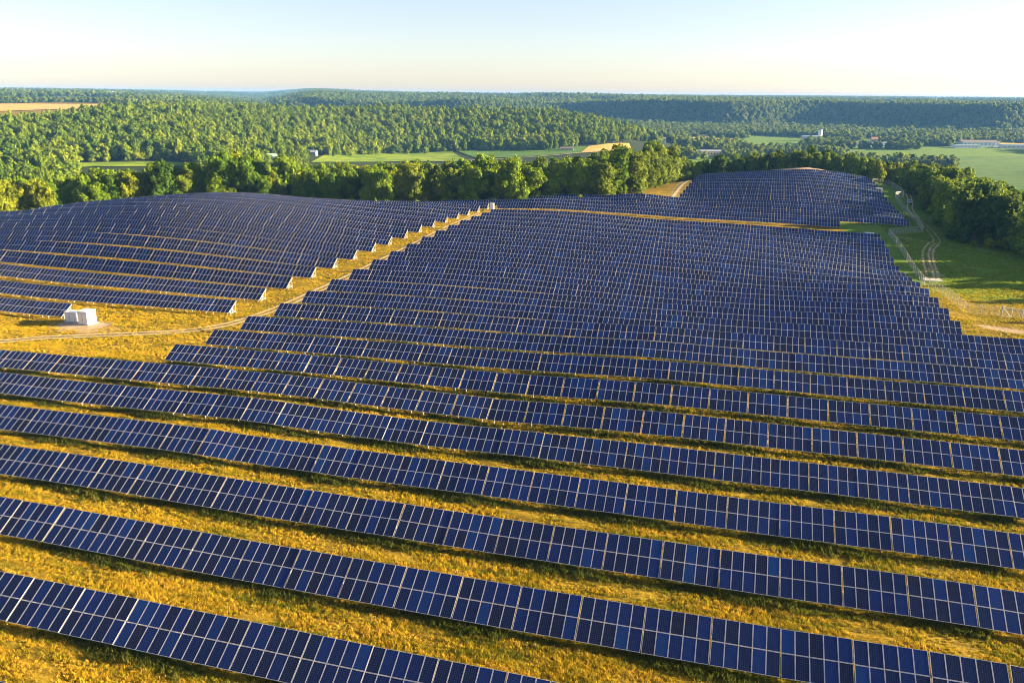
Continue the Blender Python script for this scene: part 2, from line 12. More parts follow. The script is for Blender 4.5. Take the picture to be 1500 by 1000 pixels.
REST=np.array([float(v) for v in """172.9 207.9 17.69 -263.3 213.8 15.1 146.3 218.9 13.76 151.9 216.4 18.82 162.5 215.2 14.25 167.3 215.3 16.71 180.3 214.6 21.45 -276.2 222.7 13.96 -267.6 223.2 16.78 -259.6 222.1 13.2 143.9 223 16.4 148.9 226.9 17.16 159.2 223.7 14.5 163.6 222.2 14.36 175.7 222.9 16.99 184.2 226.3 13.01 192.7 223.1 14.52 -288.1 233.2 14.96 -279.4 230 12.73 -269.5 235.2 12.24 -261.7 233.4 11.85 126.4 233.4 15.53 140.5 231.3 16.6 148 230 15.9 156.4 233.3 20.17 160.4 234.3 15.38 169.5 230.4 12.19 176.7 232.3 16.53 184.3 230.1 16.29 191.9 229.8 16.62 -292.3 243.5 10.97 -284.7 238.1 15.83 -277.4 238.7 13.77 -266.7 242.4 13.75 -258 240.7 11.01 116.4 240.9 19.12 126.3 240.2 15.42 135.4 238.3 13.71 140.5 239.6 16.56 150.8 241.6 14.38 156.1 239.6 17.16 166.4 238.2 14.03 176 241.5 16.02 179.8 239.8 15.82 192.1 243.2 16.22 195.9 242.2 15.22 -297.5 250.3 12.39 -288.2 247.7 13.72 -280.5 246.4 12.8 -275.3 248.7 14.09 -263.8 247.3 13.34 -257.9 250.4 10.08 112 250 19.19 121.5 251.7 16.92 132 246.8 17.54 139.8 251.2 17.24 144.8 246.1 15.31 152.3 250.6 13.51 164.4 249.2 17.98 170.2 251.7 18.48 179.6 251.5 17.47 183.9 246.4 17.17 197.1 249.2 17.11 201.8 247.6 16.23 -310.3 260.2 14.31 -301 257.3 13.84 -295 255.6 14.4 -286 260.3 12.16 -275.4 257.2 12.71 -266.8 257 14.82 -263.1 256.6 13.23 103.4 257.2 20.25 105.7 255.4 17.78 114.9 255.2 17.68 123 257.3 14.92 133.1 257.1 13.96 138.5 258.3 15.86 149.4 259.6 16.34 155.8 258.7 14.7 164.7 256.4 16.62 176.1 257.3 17.72 180.5 258.5 17.54 191.4 259.5 14.15 198.3 258.5 11.88 206.6 257.4 16.31 -329 268.2 12.68 -321.2 263.9 14.61 -311.9 263 16.7 -307.2 265.7 16.7 -294.4 267.4 14.33 -273.8 265 13.92 96.5 263.3 16.33 101.7 265 15.04 113.1 267.7 17.95 123.2 263 15.63 126.6 265.2 19.32 136 264.7 18.81 147.2 268 13.78 154.5 263.4 18.54 160.8 266.6 15.5 171 264.5 19.14 178.1 266.5 17.38 188.9 267.6 16.23 193.5 267.6 17.71 204.6 267.8 15.19 212 264.3 17.01 220.9 264.2 17.12 -328.9 271 13.6 -314.8 271.9 14.53 -308.2 275.6 12.13 -303.1 275.5 14.83 -291.7 276.8 11.76 -286.3 273.1 14.95 -276.9 271 14.69 -266.3 275.7 15.1 -260.6 272.5 12.9 91.2 273.3 15.4 100.9 276.5 18.39 110.3 272.9 14.43 117.5 272.7 17 127 276.5 15.61 133.6 274.3 18.27 139.6 274.2 15.78 150.2 272.1 14.61 157.8 274.7 17.3 164 273 13.94 175 274.1 14.43 184.5 273.2 17.94 188.4 271.2 12.57 199.2 276.2 17.93 208.6 275 15.57 214.7 276.7 14.52 222.1 272.6 16.88 -332.4 280 15 -319.8 280.5 12.9 -311 280.7 13.6 -298.8 281.7 15.21 -291 284 13.83 -278.6 279.2 12.59 -270 280.1 12.29 -267.2 284.8 12.89 -257.2 279.2 15.09 90.81 279.3 15.63 95.22 282.3 20.29 106.1 282.9 12.25 111.3 279.4 17.01 118.8 285 17.33 128.8 279.9 16.55 138 280.5 21.16 148.3 283.5 18.8 151.6 281 17.99 163.3 284.3 14.61 170 280.4 17.44 176.1 280.8 15.68 189.5 283.2 16.53 196 284.2 16.85 200.7 284.4 15.47 213.7 280.7 17.72 216.9 282.2 19.74 225.1 281.4 18.54 234.8 283.1 16.89 -323.3 291.5 10.64 -300.9 289.2 13.63 -293.4 292.9 13.14 -275.2 290.9 12.58 -267.4 292.9 15.33 -257.2 289.6 12.12 -254.2 293 12.39 -242 288.9 14 99.55 291 17.58 109.4 289.2 16.91 117.5 292.5 15.56 122.9 289.5 15.42 134.6 291.7 13.04 138.9 288.6 15.07 152.6 291 14.93 156 292.7 19.79 164.6 292.5 18.53 172.4 289.4 13.72 185.6 290.1 18.09 189.4 290.4 16.93 199.6 289.2 15.72 210.2 290.1 17.41 218.1 293.1 18.08 220.6 292.6 15.34 231.8 289 15.93 -331.1 300.6 14.27 -324.9 300.3 12.31 -316.5 300.8 14.3 -305.1 295.8 13.85 -299.8 301 12.83 -290.9 301.4 12.55 -281.8 296.8 14.51 -275.3 299.2 15.48 -267.3 295.8 14.56 -253.5 299 12.53 -230.3 300.6 15 98.59 297 12.95 107.6 299.5 17.35 111.2 297.8 15.38 123.3 298.8 18.8 128.6 299.9 16.66 136.2 299.4 16.15 145.6 300.6 16.78 150.7 295.8 17.27 161.6 297.1 16.56 168.3 295.5 16.06 179.7 298.5 16.22 186.6 299.1 17.52 197.1 296.9 14.23 205.5 295.6 16.49 210.1 298.2 16.26 218 296.3 15.52 230.3 296.5 17.97 235.8 297.7 13.91 -322.8 307.9 13.38 -317.2 305.8 12.55 -301.2 304.4 13.2 -293.1 304.6 14.08 -285.3 308.3 14.65 -273.9 306.2 11.28 -265.7 305.3 14.77 -262.6 309.6 12.73 -254.3 309 13.57 -244.5 305.1 13.81 -233.6 306.2 15.37 -192.7 308.5 10.95 97.82 305.5 15.42 107.2 309.6 18.61 117.7 304.4 16.93 122.6 306.9 12.08 134.4 304.8 16.51 144.4 303.7 12.8 152.7 308.7 20.49 160.3 304.3 16.88 168 304.3 14.09 172.3 308.6 18.1 185.4 305 14.93 188.8 304.7 17.62 201.2 309.4 16.54 209.5 304.7 14.14 216.1 308.7 17.83 223.6 305.4 13.82 229.8 307 19.19 -319.9 312.8 12.25 -290.5 312.1 10.92 -263.9 316.3 11.86 -256.7 316.5 16.8 -248.4 314.1 14.28 -241.6 312.8 13.62 -230.6 311.7 13.85 -196.3 315.5 8.924 -181 317.1 14.55 89.86 316.5 16.3 103.1 315.9 14.88 115.9 314 18.08 122.4 315.7 16.6 128.7 314.3 14.98 136.9 317.4 19.23 147.3 314.5 16.75 151.8 316.7 14.71 162.9 315.3 15.86 171.6 314 18.54 178.5 317.7 14.05 188.9 312.9 19.26 194.6 317.3 17.87 202.8 317.8 15.94 209.9 317 19.22 222 315.5 20 226.5 315.6 17.7 -279.5 320.6 16.54 -268.2 324.5 12.42 -262.3 322.1 13.65 -252.9 325.5 13.63 -245.1 320.4 13.3 -235.1 321 11.77 -216.6 322.5 19.19 -212.2 321.3 19.23 -202.5 324.8 13.58 -197.8 321.3 16.6 -187.3 326 13.06 -172.5 325.2 14.58 -146.8 321.7 15.25 82.64 319.9 18 101.1 322 20.22 109.5 322.2 19.41 119.6 321.8 17.95 122.1 320 15.11 131.4 321.2 13.58 140.6 321.5 16.44 151.7 324.1 15.78 158.2 322.2 15.19 166.2 324.4 15.91 175.9 322.6 13.16 183.5 322 19.51 189.4 320.9 14.2 196.3 321.3 15.14 206.9 325.5 17.65 217.7 322.7 13.21 224.1 321.8 18.36 -272.8 329.5 15.61 -262.4 330.3 13.46 -256.3 332.3 12.15 -245.1 333.9 13.44 -241.2 330.2 11.25 -233.9 329.1 18.79 -221.3 328.9 19.13 -204.8 333.7 15.71 -190.5 330.2 15.58 -185 329.1 11.08 -172.4 334 14.29 -168.7 328.9 12.05 -147.3 332.9 15.53 -135.5 332.9 14.97 -122.6 328.8 14.39 -116.9 330.6 13.87 90.69 332.8 14.67 107.3 329.1 20.28 111.3 333.3 15.59 117.9 333.7 17.58 128.5 332.9 20.04 140.3 329.9 15.24 147.2 330.5 15.99 151.1 331.7 14.02 163.3 333.8 16.2 172.8 329.6 16.33 181.3 330.7 15.65 187.9 328.5 15 197.1 328.1 13.28 205.1 329.6 13.76 210.3 333.1 14.51 216.9 332.3 17.81 -262.6 342.4 13.12 -249.5 342.3 13.12 -245.9 337.4 15.87 -238.8 340.8 19.55 -225.1 340.1 17.23 -218.7 338.8 10.87 -210 341.2 11.99 -201.4 340.2 16.2 -197.6 337.7 11.81 -189 339.3 13.52 -161.9 339.7 13.66 -144.5 337.1 16.03 -136.6 336.6 13.3 -96.09 342.3 13.04 -90.9 337 13.47 92.09 336.8 17.33 107.9 341.4 21.45 116.9 342.4 16.9 123.7 339.2 11.88 131.7 341.8 15.57 139.3 341.7 14.29 149.3 339.7 16.69 156.6 341.9 16.7 168.2 341.4 13.98 176.5 336.9 14.13 181.5 337.1 15.96 191.4 338.8 16.1 201.4 339.6 11.88 206.2 340.4 18.51 215.6 339.8 16.56 -263.3 347.5 13.98 -258.1 350.6 14.62 -250.7 349.8 13.59 -222.4 349.8 13.37 -216.3 346.2 12.38 -206 348.9 14.96 -201.4 346.1 11.8 -173.5 346.3 14.53 -166.3 350.5 11.12 -159.5 345.9 13.6 -148.2 347.1 11.51 -125.8 350.5 13.77 -119.4 348.3 14.67 -89.57 348.6 12.61 -78.56 349.9 12.83 93.74 346.4 16.59 105.6 346.3 15.71 115.3 349.3 16.92 120.1 348 18.67 126.7 346.9 13.43 138.1 349.4 12.57 143.3 350.3 20.46 156.2 348.5 17.09 159.6 348.6 19.88 169.3 349.9 17 178.4 346.3 19.61 184.2 350.7 15.21 193.7 345.6 17.55 201.6 344.8 19.77 212.5 349.6 18.66 -265.4 352.8 13.18 -259.6 358.2 16.67 -249.8 355.2 16.52 -240.9 353.3 15.53 -234.2 354.5 20.28 -226.6 354.3 13.89 -221 353 13.06 -211.9 354.7 13.34 -202.1 353.7 14.61 -187.7 356.9 14.48 -179 353.7 11.06 -154.1 354.5 16.2 -143.6 353.7 11.81 -139 356.4 12.28 -112.9 355.6 16.17 -106.4 357.6 14.72 -96.91 357.6 15.97 -86.57 356.6 14.14 -81.84 357.7 14.59 -56.95 355.9 15.28 92.25 354.2 14.77 108.2 353.1 14.11 119.1 358.5 17.46 126.2 358.7 18.81 134.4 358.3 19.24 144.5 353.9 11.88 147.9 357.9 18.64 157.9 354.8 19.11 163.6 354.5 19.57 173.6 357 11.88 185.3 353.2 15.05 188.1 352.7 16.29 200.5 358.5 15.55 209.4 354.9 19.37 215.4 357.6 15.05 -269.7 362.4 16.23 -262.2 365.6 16.66 -255.3 365.2 14.93 -248.4 364.2 16.55 -241.7 362.4 17.84 -234.1 362.2 11.93 -225.9 363.5 12.97 -216.1 362.6 15.41 -207.6 366.4 14.69 -196.2 363.8 12.26 -190.4 365.1 11.07 -179.3 366.5 14.65 -168.2 361.9 14.56 -157.5 362.9 13.23 -151.7 366.6 16.03 -130.4 362.3 15 -126 364.7 13.77 -118.7 366.2 13.53 -111.1 366 19.08 -99.45 365.4 15.12 -69.12 364.8 13.76 -51.27 365.9 18.27 96.03 364.8 15.3 103.3 364.6 16.34 112.3 362.1 15.37 122.7 362.3 18.13 126.6 367 15.1 136 366.8 17.34 145.5 363.6 14.15 154.9 365.8 16.24 162.9 365.4 15.72 171.6 362.6 16.25 175.9 362.1 16.79 184.6 365.6 16.11 193.6 366.9 16.03 201.6 367 12.06 212.8 363.1 18.87 -282.6 372.8 12.87 -277.7 373.9 13.55 -270.4 369.5 12.86 -263.4 369.6 17.95 -254.4 371.3 16.77 -241.7 374.6 12.55 -234.9 374.8 13.58 -224.4 373.5 19.82 -222 372.8 18.16 -211.9 369.4 14.21 -201.1 374.9 13.01 -160.7 372.9 15.38 -154 373.3 14.19 -147.4 373.8 17.34 -129.3 373.6 13.16 -119.5 374.7 17.01 -112.5 373 15.7 -107.1 370.1 16.96 -97.94 374.8 15.76 -64.03 372.8 13.12 -56.41 371.2 18.06 -47.96 374.1 16.7 85.08 373.2 14.12 94.53 370.9 18.04 102.4 370.8 13.61 111 370.2 18.44 116.8 371.6 20.15 127.2 371.3 15.46 133.1 370.9 18.5 140 374.5 17.5 149.6 373.8 17.92 156.9 372.2 13.66 167.8 375.1 17.84 176.4 373.3 16.83 180.3 375 18.12 188.6 374.2 16.56 198.2 373 18.88 206.9 373.4 17.13 -290.1 383.4 15.27 -281.9 381.5 16.51 -271.2 383.3 16.7 -267.5 381.2 20.55 -257.9 380.5 19.62 -245.5 382 12.61 -237.6 382.8 10.72 -230.8 382.5 18.32 -216.9 380.4 13.05 -197.2 380.4 16.28 -190.5 382.3 13.22 -184.5 380.6 16.07 -166.8 377.7 14.35 -158.9 377.3 11.79 -152.3 377.8 15.66 -142 380 14.01 -126.3 383.3 15.18 -117.5 383.5 15.26 -109.6 378.1 14.04 -101.2 382.5 15.75 -91.46 380.5 14.17 -84.02 382.5 13.51 -77.68 379.6 15.31 -65.76 382.1 14.36 -51.46 380.2 14.12 85.89 380.6 13.66 106.7 380.7 12.14 119.1 377.3 13.6 127.8 379 16.77 137.2 383.3 21.34 143.6 380.9 12.09 154 377.7 13.69 161 380.9 19.34 171.2 381.7 16.94 178.6 378.1 15.43 187.8 379.8 16.51 193.2 378.6 14.55 204.3 380.7 16.83 -285.8 388.2 16.81 -274.9 387 15.33 -268.9 388.7 19.41 -263.2 386.4 22 -245.8 391.4 10.95 -238.7 391 18.15 -224.5 386.1 12.28 -220.6 390.6 12.12 -210.9 385.9 14.71 -203.8 387.6 14.22 -197.5 391.7 12.04 -184 391.3 11.48 -175.6 388.4 13.91 -172.1 389.9 15.57 -154.5 390.8 14.24 -147.6 387.5 14.95 -136.3 386.8 16.55 -127.3 386.4 16.7 -119.3 389.4 15.05 -111.6 389 15.17 -97.99 386.4 14.62 -88.01 390.5 14.32 -78.64 391.4 12.31 -63.82 386.2 15.6 -50.07 386 15.93 97.96 390.9 13.82 116.9 389 16.6 125 390.9 16.36 135.1 386.4 15.92 141.3 391.6 15.75 149.7 385.8 15.85 157.8 391.1 11.88 165.8 390.4 17.65 173.7 387.9 16.71 180.4 390.4 14.58 189.4 391.5 16.44 197.4 386.5 21.4 -295 394.8 14.74 -289.4 399.5 14.28 -281.1 394.7 19.42 -273.1 397.4 17.16 -266 399.6 18.72 -241.6 395 16.38 -230.6 396.8 12.83 -222.8 395.5 14.42 -216.6 395.6 16.63 -204.3 395.7 14.01 -199.4 394.9 15.17 -190 393.9 15.55 -184.9 398.4 14.56 -171.8 393.8 15.23 -168.5 397.3 13.88 -158.5 396 13.85 -147.2 397.7 15.35 -138.6 397.3 13.28 -130.7 396.7 16.07 -123 398.5 14.89 -118.5 397.2 13.49 -111.5 399.3 14.08 -100.7 397.3 14.34 -94.92 399.1 14.95 -81.13 399.1 15.68 -78.86 398.1 15.14 -68.69 395.7 14.23 -61.25 396.7 19.27 -54.23 394.2 18.44 -43.01 398.2 17.06 90.49 393.8 17.25 97.43 396 16.03 102.9 398.3 16.74 131.8 396.6 18.74 136.4 394.9 15.74 143.7 394 17.82 151 394.8 21.27 161 399.6 17.45 173.3 398.8 18.8 176.6 397.2 19.18 186.3 397.5 17.9 197.7 398.3 19.84 199.9 398.8 17.04 -302.5 402.9 14.93 -293.8 402.6 13.45 -286.5 403.6 20.9 -278 402.9 19.8 -270.5 402.8 19.34 -234.5 403.8 15.52 -220.7 405.6 14.53 -212 402.8 15.44 -200 406.7 13.88 -195.7 403.7 15.42 -186 404.7 14.58 -175.5 403.7 16.33 -171.4 404.9 15.02 -160 403.8 14.11 -156.1 403.9 14.69 -144 402.9 15.03 -135.4 407.9 14.28 -127 403.2 17.05 -117.9 403.6 16.54 -111.4 404.4 15.53 -101.5 402.6 12.98 -97.68 403.3 16.24 -87.97 404.4 12.81 -81.68 405.5 15.84 -74.3 405.2 15.89 -63.88 404.2 15.05 -53.93 406.1 14.86 -45.36 406.5 15.32 93.86 402.4 16.13 107.6 407.5 17.43 117.1 405.9 18.75 125.8 402.8 14.02 133.5 402.5 14.3 139.1 406.6 21.45 152.8 405.8 16.47 160.8 401.9 15.96 163.2 405.5 16.89 177.1 403.1 18.61 182.7 403.7 14.09 188.4 402.5 17.14 -303.1 412 14.09 -298.1 415.2 16.79 -289.6 412.4 18.55 -281.8 412.4 17.8 -207.9 411.7 13.74 -197.2 413.4 11.02 -190.8 415.7 17.2 -181.8 412.5 12.49 -174.7 413.1 14.49 -155.3 410.8 14.46 -151 411.9 16.42 -141.3 415.8 14.85 -132 415.9 16.58 -127.6 411.7 15.31 -113.9 415.8 14.28 -102 414.6 14.75 -90.58 410.2 12.71 -82.03 412.7 14.89 -74.99 412.7 16.89 -65.01 412.8 14 -61.96 415.9 18.02 -51.03 412.3 18.26 88 413.2 15.23 98.42 412.9 17.92 101.7 415.4 13.11 111.5 416.1 15.69 120.9 414.6 16.77 131.4 412.4 17.4 136 412.6 16.44 147.6 410.1 16.37 152.2 411.6 15.29 160.8 414.9 15.64 170.5 413.1 17.19 179.4 415.4 17.71 189 414.3 17.87 -299.7 421.2 17.97 -294.3 421.1 21.14 -180.3 422.6 11.84 -170.1 421.2 14.26 -163.6 418.7 14.94 -155.8 419.1 14.03 -146.2 423.4 17.24 -140 419.4 16.67 -129.3 422.6 15.05 -119.7 419.3 15.48 -111.8 423 17.65 -101.5 424.2 14.59 -93.9 422.1 14.65 -87.27 418.5 17.08 -77.42 422.9 16.72 -61.64 423.7 17.23 -56.64 419.2 18.1 -46.93 420 15.64 91.57 419.3 11.88 98.76 423.9 17.39 114.5 424.4 16.71 122.4 418.4 16.1 131.6 422 18.79 141.5 422.2 16.47 152.5 421.6 18.57 159.3 419.5 21.06 166.5 424 18.04 174.4 421.6 18.48 183.7 418.5 17.57 191.5 420.4 17.07 -305.1 428.2 16.45 -295.2 426.5 19.15 -150.2 427.8 17.3 -139.6 432.2 12.2 -136.1 428.1 14.75 -122.9 427.5 16.49 -108.2 427 13.66 -101.3 431.2 15.05 -93.86 430.9 13.94 -85.98 428.9 16.34 -76.9 429.7 17.57 -65.41 429.5 19.29 -62.5 426.9 17.48 -49.42 427 15.25 -41.96 428.7 17.43 89.66 430.4 12.16 102.7 429.4 12.81 118.6 431 17.47 127.8 430.2 17.58 137.1 426.9 18.37 143.2 427.9 17.35 151.3 432.6 15.23 162.9 429 17.28 171.7 430.4 19.02 177.6 427.3 16.32 185.9 430 16.61 -308.6 438.9 14.14 -104 439 17.44 -95.83 439.1 14.3 -87.91 436.2 14.06 -78.43 436.6 14.98 -72.76 439.5 14.4 -63.52 437.1 15.96 -55.49 436.9 19.27 -46.09 440.6 18.5 -40.67 438.1 19.94 118.1 438.1 13.66 124 438.8 13.64 133.8 437.6 17.52 140 436.6 15.87 151.3 437.8 14.52 157.1 438.6 17.33 166 440.6 14.94 -90.08 448.4 11.14 -83.77 443.3 15.65 -75.76 445.1 16.27 -68.43 445.8 17.61 -57.12 445.4 18.56 -48.7 443.6 17.17 -45.12 444 16.37 90.73 446.7 15.65 99.48 444.6 18.59 106.8 445.7 17.88 122.6 446.6 16.24 128.9 447.2 12.9 135.3 447.2 18.24 145.5 449 18.67 156.4 447 14.15 164.4 443.6 13.24 -94.65 452.8 15.63 -90.8 452.5 16.85 -80.63 457 13.7 -73.62 454.1 15.48 -61.32 457.3 14.97 -57.9 453.1 14.19 -48.12 452.4 14.08 -36.68 455.5 17.35 89.75 454.1 14.61 102 454.4 16.26 107.7 452.3 14.21 118.8 455.1 17.31 122.6 452.7 13.45 133.3 454.6 16.73 139 454.6 16.15 151.4 455.8 18.42 -89.54 460.9 13.47 -81.96 460.1 14.59 -75.6 463.4 15.66 -68.84 460 20.62 -58.45 464.2 13.59 -53.37 460.4 17.32 -37.5 461.5 17.69 94.39 465.4 11.88 106.9 464.5 17.4 109.8 462.1 16.47 119 464.6 16.32 130.8 459.7 13.84 135.7 462.8 17.64 144.1 461.5 18.87 -79.31 467.6 18.04 -68.85 473.5 16.26 -61.21 473.2 17.89 -52.81 468.1 18.64 -47.66 470.9 20.64 -40.38 469.4 19.55 -20.7 469.2 11.24 -12.11 467.8 11.34 50.56 471.5 10.77 99 471.3 17.46 108.8 468.1 16.94 114.4 471.9 15.08 131.3 471.4 15.58 -66.22 477.2 18.48 -60.95 481.7 20.36 -53.92 477.8 15.43 -40.63 479.5 17.18 -15.77 478.7 10.64 -8.914 476.9 9.589 119.5 477.9 16.6 -61.15 489.9 18.12 -53.09 485.4 16.93 -44.18 484.8 13.83 -31.01 487.1 15.51 -11.46 487.8 10.88 -7.79 488.8 10.91 2.861 489.1 10.87 8.832 488.3 11.13 -59.61 495.9 17.62 -48.79 497.8 15.32 -45.8 493.6 13.57 -37.64 498 18.53 -28.76 495.1 12.26 -17.74 496.1 11.92 -8.447 493.8 10.73 -2.126 496.4 10 6.909 496.6 12.3 76.9 492.3 12.01 -46.13 506.1 21.52 -37.82 502.6 19.79 -29.39 503.1 12.86 -21.13 505.4 12.05 -13.28 506.4 8.583 -5.772 502.5 9.884 3.604 506.2 10.65 7.692 504.6 10.85 16.7 501.2 9.202 43.29 502.8 12.57 -42.61 512 13.35 -18.45 512 12.02 -8.792 508.7 12.43 -3.981 513 11.6 5.093 510.7 11.76 16.73 512.8 11.6 32.94 512.3 11.38 72.83 512.9 12.16 78.7 511.6 12.26 90.46 513 11.36 12.54 520.9 9.043 16.04 520.2 10.12 26.4 521.3 8.598""".split()]).reshape(-1,3)
POLY={'crop_bot':[[-440, 782], [-416, 838], [-392, 896], [-354, 933], [-318, 950]],'crop_top':[[-514, 978], [-495, 1020], [-465, 1053], [-429, 1078], [-397, 1089]],'soy_bot':[[-320, 992], [-271, 1010], [-226, 1049], [-194, 1073], [-164, 1142]],'soy_top':[[-393, 1090], [-357, 1106], [-320, 1116], [-282, 1124], [-248, 1126]],'gold_bot':[[-202, 1063], [-186, 1075], [-171, 1097], [-159, 1112], [-145, 1142]],'gold_top':[[-204, 1136], [-194, 1150], [-183, 1169], [-170, 1186], [-156, 1200]],'lane':[[-371, 909], [-318, 956], [-268, 996], [-224, 1036], [-194, 1073], [-165, 1120]],'strip_bot':[[-569, 579], [-552, 601], [-531, 618], [-511, 638], [-496, 653]],'strip_top':[[-588, 603], [-570, 620], [-548, 638], [-531, 655], [-512, 667]],'gf_bot':[[-1101, 950], [-1093, 1012], [-1126, 1108], [-1131, 1202], [-1215, 1389]],'gf_top':[[-1611, 1394], [-1563, 1451], [-1511, 1490], [-1418, 1508], [-1357, 1541]],'vf_top':[[51, 1498], [142, 1379], [216, 1343], [316, 1371], [522, 1498]],'vf_bot':[[42, 718], [95, 693], [129, 677], [170, 647], [230, 596]]}

# ------------------------------------------------------------------ camera, sky, sun, exposure
cam = bpy.data.cameras.new('camera'); co = bpy.data.objects.new('camera', cam); C.objects.link(co)
cam.sensor_width = 36; cam.lens = FOC/1500*36; cam.clip_start = .5; cam.clip_end = 40000
co.matrix_world = (Matrix.Translation((0, 0, CZ)) @ Matrix.Rotation(YAW, 4, 'Z')
                   @ Matrix.Rotation(math.pi/2-PITCH, 4, 'X') @ Matrix.Rotation(ROLL, 4, 'Z'))
sc.camera = co
SUN_EL, SUN_AZ = R(13.0), R(17.0)            # azimuth counted from +X (along the rows) towards +Y
w = bpy.data.worlds.new('World'); sc.world = w; w.use_nodes = True
nt = w.node_tree; bg = nt.nodes['Background']
sky = nt.nodes.new('ShaderNodeTexSky'); sky.sky_type = 'NISHITA'; sky.sun_disc = False
sky.sun_elevation = SUN_EL; sky.sun_rotation = R(90)-SUN_AZ
sky.altitude = 250; sky.air_density = 1.0; sky.dust_density = .5; sky.ozone_density = 2.0
hs = nt.nodes.new('ShaderNodeHueSaturation'); hs.inputs['Saturation'].default_value = .74; nt.links.new(sky.outputs[0], hs.inputs['Color'])
wb = nt.nodes.new('ShaderNodeMix'); wb.data_type = 'RGBA'; wb.blend_type = 'MULTIPLY'; wb.inputs[0].default_value = 1; wb.inputs[7].default_value = (1.0, .97, 1.07, 1)
nt.links.new(hs.outputs[0], wb.inputs[6]); nt.links.new(wb.outputs[2], bg.inputs[0]); bg.inputs[1].default_value = .043
sl = bpy.data.lights.new('sun', 'SUN'); so = bpy.data.objects.new('sun', sl); C.objects.link(so)
sl.energy = 5.0; sl.angle = R(.5); sl.color = (1, .79, .48)
so.rotation_euler = Vector((-math.cos(SUN_EL)*math.cos(SUN_AZ), -math.cos(SUN_EL)*math.sin(SUN_AZ), -math.sin(SUN_EL))).to_track_quat('-Z', 'Y').to_euler()
sc.view_settings.view_transform = 'Standard'; sc.view_settings.look = 'None'
sc.view_settings.exposure = 2.5; sc.view_settings.gamma = 1.0; sc.view_settings.use_curve_mapping = False
sc.render.engine = 'CYCLES'
sc.cycles.max_bounces = 5; sc.cycles.diffuse_bounces = 2; sc.cycles.glossy_bounces = 2
sc.cycles.transmission_bounces = 2; sc.cycles.transparent_max_bounces = 8; sc.cycles.volume_bounces = 0
sc.cycles.filter_width = 1.0; sc.cycles.use_denoising = True
sc.cycles.use_adaptive_sampling = True; sc.cycles.adaptive_threshold = .01

# ------------------------------------------------------------------ terrain function
# terrain: thin plate spline in (bearing, log distance)
def _ab(x,y):
    fx,fy=-np.sin(YAW),np.cos(YAW)
    fw=x*fx+y*fy; r=x*fy-y*fx
    d=np.hypot(x,y)+1e-6
    a=np.clip(np.arctan2(r,fw),-1.35,1.35)
    return a*1.6, np.log(np.maximum(d,20.))
def tps_fit(pts,lam):
    a,b=_ab(pts[:,0],pts[:,1]);n=len(a)
    r2=(a[:,None]-a)**2+(b[:,None]-b)**2
    K=np.where(r2>0,r2*np.log(r2+1e-12),0)
    K[np.arange(n),np.arange(n)]+=pts[:,3]*lam
    Pm=np.stack([np.ones(n),a,b],1)
    A=np.block([[K,Pm],[Pm.T,np.zeros((3,3))]])
    w=np.linalg.solve(A,np.concatenate([pts[:,2],np.zeros(3)]))
    return a,b,w
def tps_eval(T,x,y):
    a0,b0,w=T; x=np.atleast_1d(np.asarray(x,float));y=np.atleast_1d(np.asarray(y,float))
    out=np.empty(len(x))
    for i in range(0,len(x),20000):
        a,b=_ab(x[i:i+20000],y[i:i+20000])
        r2=(a[:,None]-a0)**2+(b[:,None]-b0)**2
        out[i:i+20000]=(r2*np.log(r2+1e-12))@w[:-3]+w[-3]+w[-2]*a+w[-1]*b
    return out

TPS = tps_fit(CTRL, 2e-3)
def gz(x, y):
    x = np.atleast_1d(np.asarray(x, float)); y = np.atleast_1d(np.asarray(y, float))
    z = tps_eval(TPS, x, y); u, d = bear(x, y)                      # the wooded bluff across the valley, cut by ravines
    d0 = 2460+85*np.sin(u/62+.5)+22*np.sin(u/31+1)
    t = np.clip((d-d0+35)/72, 0, 1); k = np.clip((u-360)/110, 0, 1)
    mound = 1.9*np.exp(-((x-29)/20)**4-((y-452)/6)**2)               # bare spoil mound behind the last row
    return z+58*t*t*(3-2*t)*k*k*(3-2*k)+mound
def g1(x, y): return float(gz([x], [y])[0])
def bear(x, y):
    # bearing (in photo columns, a plain angle measure) and distance from the hill's survey point
    fx, fy = -math.sin(YAW), math.cos(YAW)
    fw = x*fx+y*fy; r = x*fy-y*fx
    return np.where(fw > 1, 750+FOC*r/np.maximum(fw*math.cos(PITCH), 1), np.where(r > 0, 9e3, -9e3)), np.hypot(x, y)
def inpoly(x, y, P):
    c = np.zeros(len(x), bool); j = len(P)-1
    for i in range(len(P)):
        xi, yi = P[i]; xj, yj = P[j]
        c ^= ((yi > y) != (yj > y)) & (x < (xj-xi)*(y-yi)/(yj-yi+1e-12)+xi); j = i
    return c

